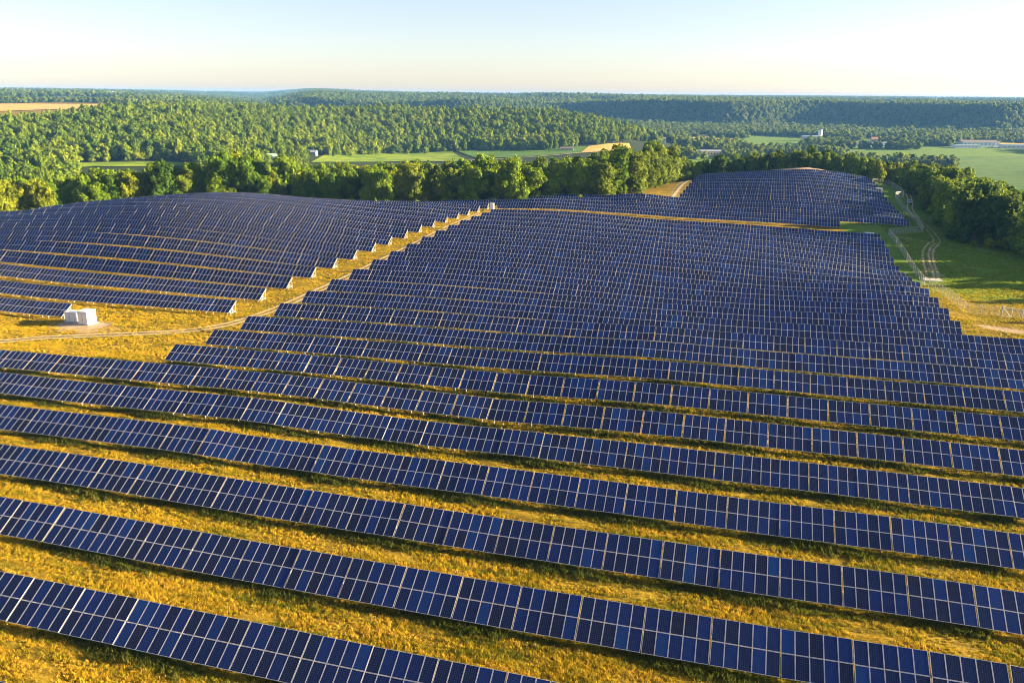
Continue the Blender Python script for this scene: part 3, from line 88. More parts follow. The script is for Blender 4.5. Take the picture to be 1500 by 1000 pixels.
# ------------------------------------------------------------------ helpers
def tag(o, label=None, cat=None, group=None, kind=None):
    if label: o['label'] = label
    if cat: o['category'] = cat
    if group: o['group'] = group
    if kind: o['kind'] = kind
    return o
def empty(name, loc, rz=0.0):
    o = bpy.data.objects.new(name, None); C.objects.link(o); o.location = loc; o.rotation_euler = (0, 0, rz)
    o.empty_display_size = .5
    return o
def link(name, me, parent=None, loc=(0, 0, 0), rot=(0, 0, 0)):
    o = bpy.data.objects.new(name, me); C.objects.link(o); o.location = loc; o.rotation_euler = rot
    if parent: o.parent = parent
    return o
class MB:
    """collects faces with a material index, builds one mesh"""
    def __init__(s): s.v = []; s.f = []; s.m = []; s.uv = []
    def face(s, pts, m=0, uv=None):
        i = len(s.v); s.v += [tuple(p) for p in pts]; s.f.append(tuple(range(i, i+len(pts)))); s.m.append(m)
        s.uv.append(uv or [(0, 0)]*len(pts))
    def box(s, c, d, m=0, M=None):
        x, y, z = c; a, b, e = d[0]/2, d[1]/2, d[2]/2
        P = [Vector((x+i*a, y+j*b, z+k*e)) for k in (-1, 1) for j in (-1, 1) for i in (-1, 1)]
        if M is not None: P = [M @ p for p in P]
        for q in ((0, 2, 3, 1), (4, 5, 7, 6), (0, 1, 5, 4), (2, 6, 7, 3), (0, 4, 6, 2), (1, 3, 7, 5)):
            s.face([P[i] for i in q], m)
    def bar(s, p, q, w, m=0, h=None):
        p, q = Vector(p), Vector(q); d = q-p; L = d.length
        M = Matrix.Translation((p+q)/2) @ d.to_track_quat('Z', 'Y').to_matrix().to_4x4()
        s.box((0, 0, 0), (w, h or w, L), m, M)
    def tube(s, pts, rads, n=6, m=0):
        rings = []
        for i, p in enumerate(pts):
            p = Vector(p); d = (Vector(pts[min(i+1, len(pts)-1)])-Vector(pts[max(i-1, 0)])).normalized()
            a = d.orthogonal().normalized(); b = d.cross(a)
            rings.append([p+(a*math.cos(t)+b*math.sin(t))*rads[i] for t in [2*math.pi*k/n for k in range(n)]])
        for r0, r1 in zip(rings, rings[1:]):
            for k in range(n): s.face([r0[k], r0[(k+1) % n], r1[(k+1) % n], r1[k]], m)
        s.face(rings[-1], m)
    def mesh(s, name, mats, smooth=False):
        me = bpy.data.meshes.new(name); me.from_pydata(s.v, [], s.f)
        for mt in mats: me.materials.append(mt)
        me.polygons.foreach_set('material_index', s.m)
        u = me.uv_layers.new(name='UVMap'); u.data.foreach_set('uv', [c for f in s.uv for p in f for c in p])
        if smooth: me.polygons.foreach_set('use_smooth', [True]*len(s.f))
        me.update(); return me
    def build(s, name, mats, parent=None, loc=(0, 0, 0), rot=(0, 0, 0), smooth=False):
        return link(name, s.mesh(name, mats if isinstance(mats, list) else [mats], smooth), parent, loc, rot)
def npmesh(name, V, F, mat, smooth=False):
    me = bpy.data.meshes.new(name); n = F.shape[1]
    me.vertices.add(len(V)); me.vertices.foreach_set('co', np.asarray(V, np.float32).ravel())
    me.loops.add(F.size); me.loops.foreach_set('vertex_index', F.ravel().astype(np.int32))
    me.polygons.add(len(F)); me.polygons.foreach_set('loop_start', np.arange(0, F.size, n, dtype=np.int32))
    if smooth: me.polygons.foreach_set('use_smooth', np.ones(len(F), bool))
    me.update(calc_edges=True)
    if mat: me.materials.append(mat)
    return me
def fattr(me, name, val, dom='POINT'):
    a = me.attributes.new(name, 'FLOAT', dom); a.data.foreach_set('value', np.asarray(val, np.float32))

# ------------------------------------------------------------------ materials
class NT:
    def __init__(s, name):
        s.mat = bpy.data.materials.new(name); s.mat.use_nodes = True; s.t = s.mat.node_tree
        s.b = s.t.nodes['Principled BSDF']; s.out = s.t.nodes['Material Output']
    def n(s, typ, ins=None, **kw):
        x = s.t.nodes.new('ShaderNode'+typ)
        for k, v in kw.items(): setattr(x, k, v)
        for k, v in (ins or {}).items(): s.set(x.inputs[k], v)
        return x
    def set(s, sock, v):
        if hasattr(v, 'is_output'): s.t.links.new(v, sock)
        elif isinstance(v, bpy.types.Node): s.t.links.new(v.outputs[0], sock)
        elif isinstance(v, tuple) and len(v) == 3 and sock.type == 'RGBA': sock.default_value = (*v, 1)
        else: sock.default_value = v
    def ramp(s, fac, stops, interp='LINEAR'):
        x = s.n('ValToRGB'); s.set(x.inputs[0], fac); cr = x.color_ramp; cr.interpolation = interp
        while len(cr.elements) < len(stops): cr.elements.new(.5)
        for e, (p, c) in zip(cr.elements, stops): e.position = p; e.color = (*c, 1) if len(c) == 3 else c
        return x
    def mix(s, f, a, b, mode='MIX'):
        x = s.n('Mix', data_type='RGBA', blend_type=mode); s.set(x.inputs[0], f); s.set(x.inputs[6], a); s.set(x.inputs[7], b); return x.outputs[2]
    def math(s, op, a, b=0.0, c=None):
        x = s.n('Math', operation=op); s.set(x.inputs[0], a); s.set(x.inputs[1], b)
        if c is not None: s.set(x.inputs[2], c)
        return x.outputs[0]
    def noise(s, scale, vec=None, detail=4, rough=.55):
        x = s.n('TexNoise', {'Scale': scale, 'Detail': detail, 'Roughness': rough})
        if vec is not None: s.set(x.inputs['Vector'], vec)
        return x.outputs[0]
    def pos(s, scale=(1, 1, 1)):
        g = s.n('NewGeometry'); m = s.n('Mapping'); s.set(m.inputs[0], g.outputs['Position']); m.inputs['Scale'].default_value = scale; return m.outputs[0]
    def attr(s, name): return s.n('Attribute', attribute_name=name).outputs['Fac']
    def bump(s, h, strength=.3, dist=.1):
        x = s.n('Bump', {'Strength': strength, 'Distance': dist}); s.set(x.inputs['Height'], h); s.set(s.b.inputs['Normal'], x); return x
    def p(s, **kw):
        for k, v in kw.items(): s.set(s.b.inputs[k.replace('_', ' ')], v)
        return s
def plain(name, col, rough=.6, metal=0.0, var=.12, scale=3.0):
    m = NT(name); n = m.noise(scale, m.pos())
    c = m.mix(n, tuple(x*(1-var) for x in col), tuple(min(1, x*(1+var)) for x in col))
    m.p(Base_Color=c, Roughness=rough, Metallic=metal); return m.mat
M_alu = plain('aluminium_frame', (.52, .52, .55), .45, 0.0, .06)
M_steel = plain('galvanised_steel', (.38, .37, .35), .5, 0.0, .12)
M_white = plain('white_paint', (.66, .67, .68), .5, 0.0, .05, 1.5)
M_grey = plain('grey_paint', (.3, .32, .34), .5)
M_dark = plain('dark_trim', (.03, .03, .035), .5)
M_conc = plain('concrete', (.42, .39, .36), .9, 0.0, .2, .8)
M_bark = plain('bark', (.12, .085, .055), .9, 0.0, .3, 2.0)
M_wood = plain('weathered_wood', (.30, .23, .16), .8, 0.0, .3, 2.0)
M_brick = plain('red_brick', (.36, .17, .10), .85, 0.0, .2, .5)
M_tan = plain('tan_siding', (.48, .40, .30), .8, 0.0, .1, .4)
M_roofg = plain('grey_metal_roof', (.30, .34, .40), .4, 0.0, .1, .3)
M_roofb = plain('brown_roof', (.20, .155, .125), .7, 0.0, .15, .3)
M_roofgr = plain('green_grey_roof', (.26, .36, .27), .5, 0.0, .15, .3)

def glass_mat():
    m = NT('solar_glass')
    uv = m.n('UVMap', uv_map='UVMap'); sp = m.n('SeparateXYZ'); m.set(sp.inputs[0], uv.outputs[0])
    def line(c, n, wd):
        f = m.math('FRACT', m.math('MULTIPLY', c, n)); d = m.math('ABSOLUTE', m.math('SUBTRACT', f, .5))
        return m.math('GREATER_THAN', d, .5-wd)
    u, v = sp.outputs[0], sp.outputs[1]
    grid = m.math('MAXIMUM', line(u, 6.0, .055), line(v, 12.0, .055))
    bus = m.math('MULTIPLY', line(u, 18.0, .05), .35)
    oi = m.n('ObjectInfo'); mid = m.attr('mid')
    wn = m.n('TexWhiteNoise', noise_dimensions='1D'); m.set(wn.inputs['W'], m.math('ADD', mid, m.math('MULTIPLY', oi.outputs['Random'], 977.0)))
    cell = m.ramp(wn.outputs[0], [(0, (.009, .007, .020)), (.2, (.004, .008, .042)), (.55, (.0018, .012, .085)), (.85, (.0015, .022, .15)), (1, (.002, .05, .22))])
    # the crystal flakes of the cells
    vor = m.n('TexVoronoi', {'Scale': 9.0}); m.set(vor.inputs['Vector'], m.pos())
    cell = m.mix(m.math('MULTIPLY', vor.outputs['Color'], .25), cell.outputs[0], (.003, .016, .07))
    lo = m.noise(.06, m.pos(), 2)
    cell = m.mix(m.math('MULTIPLY', lo, .2), cell, (.012, .011, .03))
    c = m.mix(m.math('MAXIMUM', grid, bus), cell, (.035, .06, .14))
    c = m.mix(.02, c, (.26, .23, .22))                              # thin dust on the glass
    m.p(Base_Color=c, Roughness=.14, IOR=1.38); m.b.inputs['Specular IOR Level'].default_value = .34
    return m.mat
M_glass = glass_mat()

def ground_mat():
    m = NT('ground_grass'); P = m.pos()
    big = m.noise(.035, P, 3); mid = m.noise(.45, P, 5, .65); fine = m.noise(5.5, P, 4, .7)
    st = m.noise(1.0, m.pos((.09, 1.6, .3)), 4, .6)                  # mowing streaks along the rows
    mixn = m.math('ADD', m.math('MULTIPLY', mid, .45), m.math('MULTIPLY', st, .55))
    gold = m.ramp(mixn, [(.30, (.07, .06, .007)), (.43, (.18, .12, .010)), (.55, (.34, .225, .017)), (.70, (.48, .31, .04))])
    green = m.ramp(mixn, [(.30, (.06, .14, .012)), (.5, (.14, .25, .02)), (.72, (.28, .28, .05))])
    floor = m.ramp(mixn, [(.3, (.02, .035, .008)), (.7, (.05, .07, .018))])
    dirt = m.ramp(m.noise(.9, P, 5), [(.3, (.40, .27, .15)), (.7, (.56, .42, .27))])
    a, b, d = m.attr('gold'), m.attr('green'), m.attr('dirt')
    ed = m.math('MULTIPLY', m.math('SUBTRACT', mid, .5), .9)
    def sharp(x): 
        r = m.n('MapRange', {'From Min': .3, 'From Max': .7}); m.set(r.inputs[0], m.math('ADD', x, ed)); return r.outputs[0]
    c = m.mix(sharp(b), floor.outputs[0], green.outputs[0]); c = m.mix(sharp(a), c, gold.outputs[0])
    c = m.mix(m.math('MULTIPLY', m.math('GREATER_THAN', big, .56), .0), c, green.outputs[0])
    c = m.mix(sharp(d), c, dirt.outputs[0])
    c = m.mix(.55, c, m.ramp(fine, [(.3, (.12, .12, .10)), (.6, (1, 1, 1))]).outputs[0], 'MULTIPLY')
    m.p(Base_Color=c, Roughness=.95); m.b.inputs['Specular IOR Level'].default_value = .1
    m.bump(m.math('ADD', m.math('MULTIPLY', fine, .5), m.math('MULTIPLY', st, .6)), .9, .25)
    return m.mat
M_ground = ground_mat()
def crop_mat(name, c0, c1, rowscale=(.0, .35, 0), nscale=.05):
    m = NT(name); n = m.noise(nscale, m.pos(), 5); s = m.noise(1.0, m.pos((.02, .16, .1)), 3)
    f = m.math('ADD', m.math('MULTIPLY', n, .5), m.math('MULTIPLY', s, .5))
    c = m.ramp(f, [(.4, c0), (.6, c1)])
    m.p(Base_Color=c.outputs[0], Roughness=.95); m.b.inputs['Specular IOR Level'].default_value = .1
    m.bump(m.noise(.7, m.pos(), 3), .8, .5); return m.mat
M_crop = crop_mat('young_crop', (.09, .17, .010), (.25, .31, .024))
M_soy = crop_mat('soy_crop', (.06, .135, .02), (.115, .20, .032))
M_goldf = crop_mat('ripe_grain', (.50, .30, .07), (.66, .42, .12))
M_valley = crop_mat('valley_crop', (.065, .13, .022), (.125, .20, .034))
def track_mat():
    m = NT('dirt_ruts'); P = m.pos(); n = m.noise(.8, P, 5)
    c = m.ramp(n, [(.3, (.42, .31, .15)), (.7, (.60, .46, .26))])
    e = m.attr('edge')
    al = m.n('MapRange', {'From Min': .3, 'From Max': .95}); m.set(al.inputs[0], m.math('ADD', e, m.math('MULTIPLY', m.math('SUBTRACT', m.noise(.9, P, 5, .7), .5), 1.3)))
    m.p(Base_Color=c.outputs[0], Roughness=.95, Alpha=al.outputs[0]); return m.mat
M_track = track_mat()
def leaf_mat(name, stops, per='Random'):
    m = NT(name); oi = m.n('ObjectInfo'); lv = m.attr('lv')
    if per == 'Random':
        pn = m.noise(.012, oi.outputs['Location'], 3); pr = m.n('MapRange', {'From Min': .3, 'From Max': .7}); m.set(pr.inputs[0], pn)
        f = m.math('ADD', m.math('MULTIPLY', oi.outputs['Random'], .45), m.math('ADD', m.math('MULTIPLY', lv, .25), m.math('MULTIPLY', pr.outputs[0], .3)))
    elif per == 'tuft':
        mp = m.n('Mapping'); m.set(mp.inputs[0], oi.outputs['Location']); mp.inputs['Scale'].default_value = (.10, 1.1, 0)
        sn = m.noise(1.0, mp.outputs[0], 3); sr = m.n('MapRange', {'From Min': .3, 'From Max': .7, 'To Min': -.14, 'To Max': .5}); m.set(sr.inputs[0], sn)
        f = m.math('ADD', m.math('MULTIPLY', oi.outputs['Random'], .5), m.math('ADD', m.math('MULTIPLY', lv, .2), sr.outputs[0]))
    else: f = lv
    c = m.ramp(f, stops).outputs[0]
    m.b.inputs['Specular IOR Level'].default_value = .08; m.p(Base_Color=c, Roughness=.7)
    tr = m.n('BsdfTranslucent'); m.set(tr.inputs[0], m.mix(.5, c, (.34, .40, .02)))
    mx = m.n('MixShader', {0: .26}); m.set(mx.inputs[1], m.b.outputs[0]); m.set(mx.inputs[2], tr.outputs[0])
    m.set(m.out.inputs[0], mx.outputs[0]); return m.mat
PAL = [('dark green', [(0, (.022, .058, .008)), (1, (.060, .120, .012))]),
       ('mid green', [(0, (.045, .105, .006)), (1, (.115, .195, .010))]),
       ('bright yellow-green', [(0, (.085, .155, .006)), (1, (.19, .27, .010))]),
       ('golden yellow', [(0, (.11, .145, .007)), (1, (.25, .275, .012))]),
       ('olive green', [(0, (.07, .110, .007)), (1, (.155, .200, .012))]),
       ('rusty orange', [(0, (.11, .085, .012)), (1, (.21, .145, .02))])]
M_leaf = [leaf_mat('foliage_'+n.replace(' ', '_').replace('-', '_'), s, 'lv') for n, s in PAL]
FST = [(0, (.024, .060, .006)), (.25, (.070, .13, .008)), (.5, (.135, .20, .008)), (.72, (.21, .26, .009)), (.9, (.29, .30, .010)), (1, (.33, .24, .012))]
M_forest = leaf_mat('forest_foliage', FST)
M_far = leaf_mat('far_forest_foliage', [(0, (.030, .065, .010)), (.5, (.10, .15, .016)), (1, (.22, .24, .025))])
GST = [(0, (.06, .085, .008)), (.22, (.16, .17, .010)), (.45, (.43, .31, .015)), (.75, (.62, .365, .020)), (1, (.72, .46, .07))]
M_grass = leaf_mat('dry_grass', GST, 'tuft')
M_weed = leaf_mat('green_weeds', [(0, (.022, .038, .006)), (.5, (.055, .07, .010)), (1, (.20, .15, .02))])

# ------------------------------------------------------------------ the ground sheet
def polar_ground():
    a = np.concatenate([np.linspace(-75, -45, 16)[:-1], np.linspace(-45, 45, 460), np.linspace(45, 75, 16)[1:]])*math.pi/180
    r = [14.0]
    while r[-1] < 700: r.append(r[-1]*1.0115)
    while r[-1] < 9600: r.append(r[-1]*(1.007 if 2150 < r[-1] < 2750 else 1.022))
    r = np.array(r); A, D = np.meshgrid(a, r)
    fx, fy = -math.sin(YAW), math.cos(YAW)
    X = D*(np.cos(A)*fx+np.sin(A)*fy); Y = D*(np.cos(A)*fy-np.sin(A)*fx)
    Z = gz(X.ravel(), Y.ravel()); x, y = X.ravel(), Y.ravel()
    # small real unevenness of the ground
    Z = Z+np.where(np.hypot(x, y) < 500, .05*np.sin(x*.9+np.sin(y*.7)*2)*np.sin(y*.8+1)+.04*np.sin(x*.31+y*.27), 0)
    nr, na = X.shape; i = np.arange(nr*na).reshape(nr, na)
    F = np.stack([i[:-1, :-1], i[:-1, 1:], i[1:, 1:], i[1:, :-1]], -1).reshape(-1, 4)
    me = npmesh('ground', np.stack([x, y, Z], 1), F, M_ground, True)
    u, dd = bear(x, y)
    gold = ((x < 47) & (y < 300) & (x > -300)).astype(float)
    gold = np.maximum(gold, ((x < 66) & (y < 445) & (x > -330) & (y > 280)).astype(float)*.9)
    gold = np.maximum(gold, np.clip((206-y)/25+.5, 0, 1)*(y < 300))                  # sunny strip by the fence
    gold[(dd > 470)] = 0
    gold = np.where((x > 62) & (y > 235), 0, gold); gold = np.where((x > 37) & (y > 284) & (y < 312), .25, gold); gold = np.where((x > 46) & (y > 222), .15, gold)
    green = np.clip((430-dd)/80, 0, 1)
    green = np.where((x > 48) & (y > 200) & (dd < 500), .95, green)
    far = dd > 500
    n1 = np.sin(x*.004+1)*np.sin(y*.0031+2)+np.sin(x*.0017-y*.0023)
    green = np.where(far, np.where((dd > 2960) | ((u > 1000) & (dd < 2200)), .7, .12), green); gold = np.where(dd > 2600, np.clip(n1*.9, 0, 1), gold)
    gold = np.where((dd > 1150) & (dd < 2300) & (u < 170), .7, gold)
    dirt = np.exp(-(((x-53)/4.5)**2+((y-169.5-(x-53)*-.6)/2.2)**2))*1.3
    dirt = np.maximum(dirt, np.exp(-(((x+123.0)/7.5)**2+((y-124.6)/3.6)**2))*1.9)
    dirt = np.maximum(dirt, np.exp(-(((x+91)/3)**2+((y-297)/3)**2))*1.2)
    dirt = np.maximum(dirt, np.exp(-(((x-29)/21)**4+((y-451)/7)**2))*1.6)
    dirt = np.maximum(dirt, np.exp(-(((x+26)/3)**2+((y-390)/60)**8))*.55)
    dirt = np.maximum(dirt, np.exp(-(((x-56)/2.2)**2+((y-245)/22)**2))*.62)
    dirt = np.maximum(dirt, np.exp(-(((x-66)/9)**2+((y-252)/3)**2))*.45)
    for nme, val in (('gold', gold), ('green', green), ('dirt', dirt)): fattr(me, nme, val)
    tag(link('ground', me), kind='structure')
polar_ground()
def drape(name, bot, top, mat, off, nu=60, nv=14):
    def res(P, n):
        P = np.array(P, float); t = np.concatenate([[0], np.cumsum(np.hypot(*np.diff(P, axis=0).T))]); s = np.linspace(0, t[-1], n)
        return np.stack([np.interp(s, t, P[:, 0]), np.interp(s, t, P[:, 1])], 1)
    b, t = res(bot, nu), res(top, nu); k = np.linspace(0, 1, nv)[:, None, None]
    G = b[None]*(1-k)+t[None]*k; x, y = G[..., 0].ravel(), G[..., 1].ravel()
    i = np.arange(nu*nv).reshape(nv, nu); F = np.stack([i[:-1, :-1], i[:-1, 1:], i[1:, 1:], i[1:, :-1]], -1).reshape(-1, 4)
    me = npmesh(name, np.stack([x, y, gz(x, y)+off], 1), F, mat, True)
    return tag(link(name, me), kind='structure')
drape('crop_field', POLY['crop_bot'], POLY['crop_top'], M_crop, .8)
drape('crop_field', POLY['soy_bot'], POLY['soy_top'], M_soy, .8)
drape('grain_field', POLY['gold_bot'], POLY['gold_top'], M_goldf, 1.0)
drape('crop_field', POLY['strip_bot'], POLY['strip_top'], M_crop, .8)
drape('grain_field', POLY['gf_bot'], POLY['gf_top'], M_goldf, 1.2)
drape('crop_field', POLY['vf_bot'], POLY['vf_top'], M_valley, .8, 90, 60)
def strip(name, pts, half, off, mat, step=1.5, wob=.25):
    P = np.array(pts, float)
    for _ in range(3):                                              # corner cutting for smooth bends
        Q = [P[0]]
        for a, b in zip(P, P[1:]): Q += [a*.75+b*.25, a*.25+b*.75]
        P = np.array(Q+[P[-1]])
    t = np.concatenate([[0], np.cumsum(np.hypot(*np.diff(P, axis=0).T))]); s = np.arange(0, t[-1], step)
    c = np.stack([np.interp(s, t, P[:, 0]), np.interp(s, t, P[:, 1])], 1); d = np.gradient(c, axis=0); d /= np.hypot(*d.T)[:, None]
    nrm = np.stack([-d[:, 1], d[:, 0]], 1)
    return c, nrm
def track(pts, offs, wid, lift, name='dirt_track', mat=None):
    c, nrm = strip(name, pts, 0, 0, None); V = []; F = []; E = []
    for o in offs:
        for col, (q, e) in enumerate(((-1, 0), (-.5, .75), (0, 1), (.5, .75), (1, 0))):
            P = c+nrm*(o+q*wid/2); V.append(np.c_[P, gz(P[:, 0], P[:, 1])+lift]); E.append(np.full(len(P), e, float))
    n = len(c); V = np.concatenate(V); 
    for k in range(len(offs)):
        for j in range(4):
            a = (k*5+j)*n+np.arange(n-1); F.append(np.stack([a, a+n, a+n+1, a+1], 1))
    me = npmesh(name, V, np.concatenate(F), mat or M_track, True); fattr(me, 'edge', np.concatenate(E))
    return tag(link(name, me), kind='structure')
track([(-150, 104), (-128.4, 110.3), (-125.4, 115), (-114.6, 119.5), (-96.4, 127), (-92.4, 144), (-91.6, 157), (-90.4, 178), (-90.3, 214), (-91.2, 250), (-92.4, 290)], (-.9, .9), 1.5, .10)
track([(79, 420), (74, 384), (71.5, 374), (70, 354), (68.7, 327), (67.3, 304), (66, 291), (64, 287)], (-.95, .95), 1.1, .10)
track([(64, 287), (60, 276), (57.3, 262), (55.5, 247), (53.5, 235)], (-1.3, .4, 1.5), 1.3, .10)
track([(64.5, 288), (57, 290.5), (50.5, 291)], (0,), .9, .11)
track([(-26.2, 346), (-25.6, 365), (-24.6, 400), (-23.4, 440)], (0,), 2.6, .12)
for nm, mt, uu, D0, D1, wd in (('grain_field', M_goldf, 1045, 1640, 1790, 34), ('crop_field', M_valley, 1180, 1270, 1325, 60), ('grain_field', M_goldf, 1010, 1830, 1930, 30), ('crop_field', M_crop, 1130, 1560, 1660, 45), ('crop_field', M_valley, 1330, 1790, 1900, 60), ('grain_field', M_goldf, 1480, 1790, 1890, 50)):
    q = lambda a, D: (lambda g: (D*(math.cos(g)*-math.sin(YAW)+math.sin(g)*math.cos(YAW)), D*(math.cos(g)*math.cos(YAW)+math.sin(g)*math.sin(YAW))))(math.atan((a-750)*math.cos(PITCH)/FOC))
    drape(nm, [q(uu-wd, D0), q(uu, D0+8), q(uu+wd, D0)], [q(uu-wd, D1), q(uu, D1), q(uu+wd, D1+10)], mt, 1.2, 24, 8)
track(POLY['lane'], (0,), 5.0, 1.3, 'farm_lane')

# ------------------------------------------------------------------ solar rows
WT, ML, FR = 5.1, 1.842, .027                 # table pitch, module length, frame face
CT, ST = math.cos(TILT), math.sin(TILT); ZB = .70
def plane_pt(x, s, n=0.0):
    """x along the row, s metres up the slope from the lower edge, n above the panel plane"""
    return Vector((x, -SLOPE*CT+s*CT-n*ST, ZB+s*ST+n*CT))
def module(b, x0, s0, wd=.984, mid=0):
    L = ML; f = FR; i0 = len(b.f)
    o = [(x0, s0), (x0+wd, s0), (x0+wd, s0+L), (x0, s0+L)]; q = [(x0+f, s0+f), (x0+wd-f, s0+f), (x0+wd-f, s0+L-f), (x0+f, s0+L-f)]
    T = lambda a, n: plane_pt(a[0], a[1], n)
    for k in range(4):
        j = (k+1) % 4
        b.face([T(o[k], .04), T(o[j], .04), T(q[j], .04), T(q[k], .04)], 0)
        b.face([T(q[k], .04), T(q[j], .04), T(q[j], .034), T(q[k], .034)], 0)
        b.face([T(o[j], .04), T(o[k], .04), T(o[k], 0), T(o[j], 0)], 0)
    b.face([T(a, .034) for a in q], 1, [(0, 0), (1, 0), (1, 1), (0, 1)])
    b.face([T(o[3], .0), T(o[2], .0), T(o[1], .0), T(o[0], .0)], 2)
    b.mid += [mid]*(len(b.f)-i0)
def rack(b):
    i0 = len(b.f)
    for s in (.5, 1.35, 2.35, 3.2): b.bar(plane_pt(-2.5, s, -.05), plane_pt(2.5, s, -.05), .06, 0)
    for x in (-1.7, 1.7):
        b.bar(plane_pt(x, .25, -.13), plane_pt(x, 3.5, -.13), .09, 0)
        for s in (.75, 2.9):
            t = plane_pt(x, s, -.17); b.bar((t.x, t.y, -.5), t, .10, 0)
        a = plane_pt(x, 2.0, -.17); t = plane_pt(x, 2.9, -.17); b.bar((t.x, t.y, .35), a, .06, 0)
    b.mid += [0]*(len(b.f)-i0)
MATS = [M_alu, M_glass, M_dark]; OX = [-2.51+k*1.006 for k in range(5)]; OS = [.0, ML+.03]
def fin(b, name, mats):
    me = b.mesh(name, mats); fattr(me, 'mid', b.mid, 'FACE'); return me
b = MB(); b.mid = []
rack(b); me_rack = fin(b, 'panel_table', [M_steel])
b = MB(); b.mid = []; module(b, -.492, -ML/2); me_mod = fin(b, 'solar_panel', MATS)
b = MB(); b.mid = []
for i, x in enumerate(OX):
    for j, s in enumerate(OS): module(b, x, s, mid=i*2+j+1)
i0 = len(b.f); rack(b); b.m[i0:] = [0]*(len(b.f)-i0); me_full = fin(b, 'panel_table', MATS)
b = MB(); b.mid = []
b.bar(plane_pt(0, .1, -.1), plane_pt(0, 3.6, -.1), .09); 
for s in (.75, 2.9): t = plane_pt(0, s, -.15); b.bar((0, t.y, -.5), t, .10)
b.bar((0, plane_pt(0, 2.9).y, .5), plane_pt(0, 1.2, -.15), .09); b.bar((0, plane_pt(0, 2.9).y, .4), (0, plane_pt(0, .75).y, .4), .08)
me_end = b.mesh('end_frame', [M_steel])
proto_mod = None
def slope_at(x, y): return math.atan((g1(x+2.5, y)-g1(x-2.5, y))/5)
def solar_row(k, x0, x1, label, group, near=False, right_end=False, lift=.9):
    y = ROW1Y+(k-1)*PITCHROW; n = max(1, round((x1-x0)/WT)); pt = (x1-x0)/n
    X = x0+pt*(np.arange(n)+.5); Z = gz(X, np.full(n, y)); S = np.arctan((gz(X+2.5, np.full(n, y))-gz(X-2.5, np.full(n, y)))/5)
    SY = np.zeros(n) if near else np.arctan((gz(X, np.full(n, y+1))-gz(X, np.full(n, y-7)))/8)*lift+(R(2.6) if lift > 1 else 0)
    zr = Z[0]; root = empty('solar_panel_row', (x0, y, zr)); tag(root, label, 'solar panel row', group)
    for i in range(n):
        jt = random.gauss(0, .006)
        t = link('panel_table', me_rack if near else me_full, root, (X[i]-x0, 0, Z[i]-zr), (SY[i], -S[i]+jt, 0))
        if near:
            for xm in OX:
                for s in OS:
                    p = plane_pt(xm+.492, s+ML/2)-plane_pt(0, 0)+Vector((0, 0, 0))
                    o = bpy.data.objects.new('solar_panel', me_mod); C.objects.link(o); o.parent = t
                    o.location = (p.x, p.y, p.z)
    if right_end: link('end_frame', me_end, root, (x1-x0-.06, 0, g1(x1, y)-zr))
    return root
ORD = 'nearest second third fourth fifth sixth seventh eighth ninth tenth eleventh twelfth thirteenth fourteenth fifteenth sixteenth seventeenth eighteenth nineteenth twentieth twenty-first twenty-second twenty-third twenty-fourth twenty-fifth'.split()
XL = {-1: -60, 0: -73, 1: -65.15-WT*3, 2: -44.37-WT*10, 3: -13.34-WT*18, 4: -121, 5: -133}
XR = {-1: 5, 0: 18, 1: 42, 2: 47, 3: 49, 4: 51, 5: 53, 6: 56, 7: 59, 8: 62, 9: 65, 10: 68}
GM = 'long rows of blue solar panels'
for k in range(-1, 23):
    x0 = XL.get(k, -89.2 if k < 9 else -88.6+.22*(k-9)); x1 = XR.get(k, 42.4+.32*(k-11)+.6)
    if 1 <= k <= 3: x1 = x0+WT*round((x1-x0)/WT)
    o = ORD[k+1]
    lab = ('panel row nearest the camera, only its corner showing at the bottom edge' if k < 0 else
           f'{o} long blue panel row from the camera, wide golden grass strips around it' if k < 4 else
           f'{o} long blue panel row from the camera, with the open grass clearing behind it' if k < 6 else
           f'{o} blue panel row from the camera, starting at the dirt track' if k < 11 else
           f'{o} blue panel row from the camera, between dirt track and chain-link fence')
    solar_row(k, x0, x1, lab, GM, near=(k <= 3))
XL2 = {8: -165, 9: -190, 10: -200, 11: -212, 12: -222, 13: -232, 14: -242, 15: -250, 16: -252, 17: -240, 18: -234, 19: -230, 20: -225, 21: -218, 22: -210, 23: -203, 24: -150}
XE2 = {8: -131, 9: -99, 10: -98.6, 11: -98.3, 12: -98, 13: -97.8, 14: -97.4, 15: -97, 16: -96.8, 17: -96.2, 18: -95.8, 19: -95.3, 20: -94.9, 21: -94.4, 22: -94, 23: -93.6, 24: -93.2}
for k in range(8, 25):
    lab = ('short blue panel row ending beside the white equipment cabinets' if k == 8 else
           f'{ORD[k-8]} blue panel row up from the white cabinets, western hilltop block')
    solar_row(k, XL2[k], XE2[k], lab, 'rows of the western panel block', right_end=True, lift=1.5 if k > 10 else .9)
UX = {24: (-89, 36.2), 25: (-118, 60.5), 26: (-100, 60.6), 27: (-76, 60.6)}
for k in range(24, 37):
    a, e = UX.get(k, (-22.6+.62*(k-28), 60.8+.2*(k-28)))
    lab = ('panel row just above the narrow grass strip, starting at the white box' if k == 24 else
           f'{ORD[k-24]} panel row above the narrow grass strip, upper far block')
    solar_row(k, a, e, lab, 'rows of the upper panel block')

